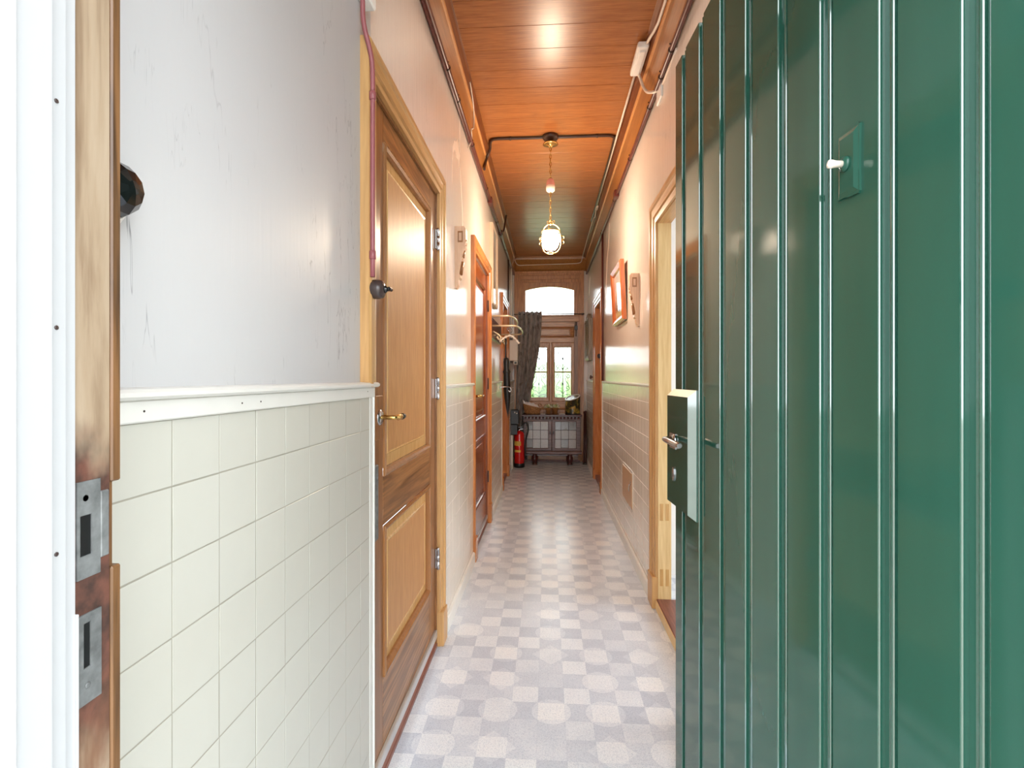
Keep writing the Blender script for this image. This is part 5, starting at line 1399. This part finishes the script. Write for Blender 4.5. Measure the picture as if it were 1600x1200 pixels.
def plant(px_, py_, label, sc):
    r = empty('potted_plant', (px_, py_, 0.7195), label, 'potted plant', 'potted plants on the cabinet')
    b = MB(); b.lathe([(0.0, 0.0), (0.030 * sc, 0.0), (0.040 * sc, 0.066 * sc), (0.044 * sc, 0.068 * sc), (0.045 * sc, 0.086 * sc), (0.039 * sc, 0.086 * sc), (0.038 * sc, 0.074 * sc), (0.0, 0.074 * sc)], (px_, py_, 0.7195), 20); b.build('pot', M['terracotta'], r)
    for mt, nm, cnt in (('leaf', 'foliage', 46), ('leaf2', 'blossom', 26)):
        b = MB()
        for k in range(cnt):
            a = rnd.uniform(0, 2 * PI); el = rnd.uniform(0.15, 1.3); L_ = rnd.uniform(0.04, 0.085) * sc
            base = Vector((px_ + 0.018 * math.cos(a), py_ + 0.018 * math.sin(a), 0.7195 + 0.078 * sc))
            d = Vector((math.cos(a) * math.cos(el), math.sin(a) * math.cos(el) * 0.7, math.sin(el)))
            sd = Vector((-math.sin(a), math.cos(a), 0)) * (0.012 * sc)
            up = d.cross(sd).normalized() * 0.002
            tip = base + d * L_; mid = base + d * L_ * 0.6 - Vector((0, 0, 0.004))
            vs = [b.bm.verts.new(p) for p in (base, mid + sd + up, tip, mid - sd + up, mid - up)]
            for f_ in ((0, 1, 4), (1, 2, 4), (2, 3, 4), (3, 0, 4), (0, 3, 1), (1, 3, 2)): b.bm.faces.new([vs[i] for i in f_])
        b.build(nm, M[mt], r)
plant(0.018, 7.55, 'small terracotta potted plant next to the wicker basket', 1.0)
plant(0.112, 7.52, 'small terracotta potted plant next to the painted can', 1.04)
for x0, x1, lb in ((-0.095, -0.03, 'small white doily between basket and potted plant'), (0.165, 0.255, 'small white doily between potted plant and painted can')):
    b = MB(); b.box((x0, 7.42, 0.7185), (x1, 7.56, 0.7205)); tag(b.build('doily', M['cloth'], at=((x0 + x1) / 2, 7.5, 0.7185)), lb, 'doily')

r = empty('painted_can', (0.362, 7.53, 0.718), 'dark oblique-topped can painted with yellow flowers', 'can')
b = MB(); n = 32
b.lathe([(0.0, 0.0), (0.098, 0.0), (0.106, 0.008), (0.104, 0.02), (0.106, 0.235)], (0.362, 7.53, 0.7185), n)
for v in b.bm.verts:
    if v.co.z > 0.9: v.co.z += 0.030 * (v.co.x - 0.362) / 0.106 + 0.028 * (v.co.y - 7.53) / 0.106
cn = b.build('body', M['can'], r)
b = MB(); b.lathe([(0.108, 0.233), (0.110, 0.237), (0.108, 0.243), (0.096, 0.243), (0.095, 0.12), (0.0, 0.12)], (0.362, 7.53, 0.7185), n, cap=False)
for v in b.bm.verts:
    if v.co.z > 0.9: v.co.z += 0.030 * (v.co.x - 0.362) / 0.106 + 0.028 * (v.co.y - 7.53) / 0.106
b.build('white_lining', M['white'], r)
b = MB(); b.lathe([(0.107, 0.0), (0.1085, 0.006), (0.107, 0.012)], (0.362, 7.53, 0.7185), n, cap=False); b.build('base_ring', M['black'], r)

# ------------------------------------------------------------------ sticks leaning beside the cabinet
def stick(p0, p1, rr, label, cat, knob=False):
    r = empty('walking_stick', p0, label, cat, 'dark sticks leaning beside the cabinet')
    b = MB(); b.tube([p0, p1], rr, 8); b.build('shaft', M['stick'], r)
    b = MB(); d = (Vector(p1) - Vector(p0)).normalized(); q = Vector(p0)
    b.tube([q - d * 0.002, q + d * 0.03], rr * 1.35, 8); b.build('ferrule', M['brown_plastic'], r)
    b = MB(); q = Vector(p1)
    b.tube([q - d * 0.03, q, q + d * 0.01], [rr * 1.1, rr * 1.6, rr * 0.8], 8); b.build('grip', M['cab_dark'], r)
stick((0.520, 7.50, 0.005), (0.545, 7.72, 0.735), 0.013, 'dark red stick leaning closest to the cabinet', 'stick')
stick((0.552, 7.48, 0.005), (0.558, 7.70, 0.745), 0.012, 'dark red stick leaning closest to the tiled wall', 'stick')
b = MB(); b.tube(smooth_path([(0.548, 7.74, 0.73), (0.552, 7.75, 0.85), (0.542, 7.755, 0.95), (0.553, 7.76, 1.0), (0.566, 7.757, 0.96), (0.558, 7.75, 0.86), (0.562, 7.745, 0.74)], 5), 0.0035, 6)
tag(b.build('cord', M['pale_frame'], at=(0.55, 7.75, 0.86)), 'pale looped cord hanging above the leaning sticks', 'cord')
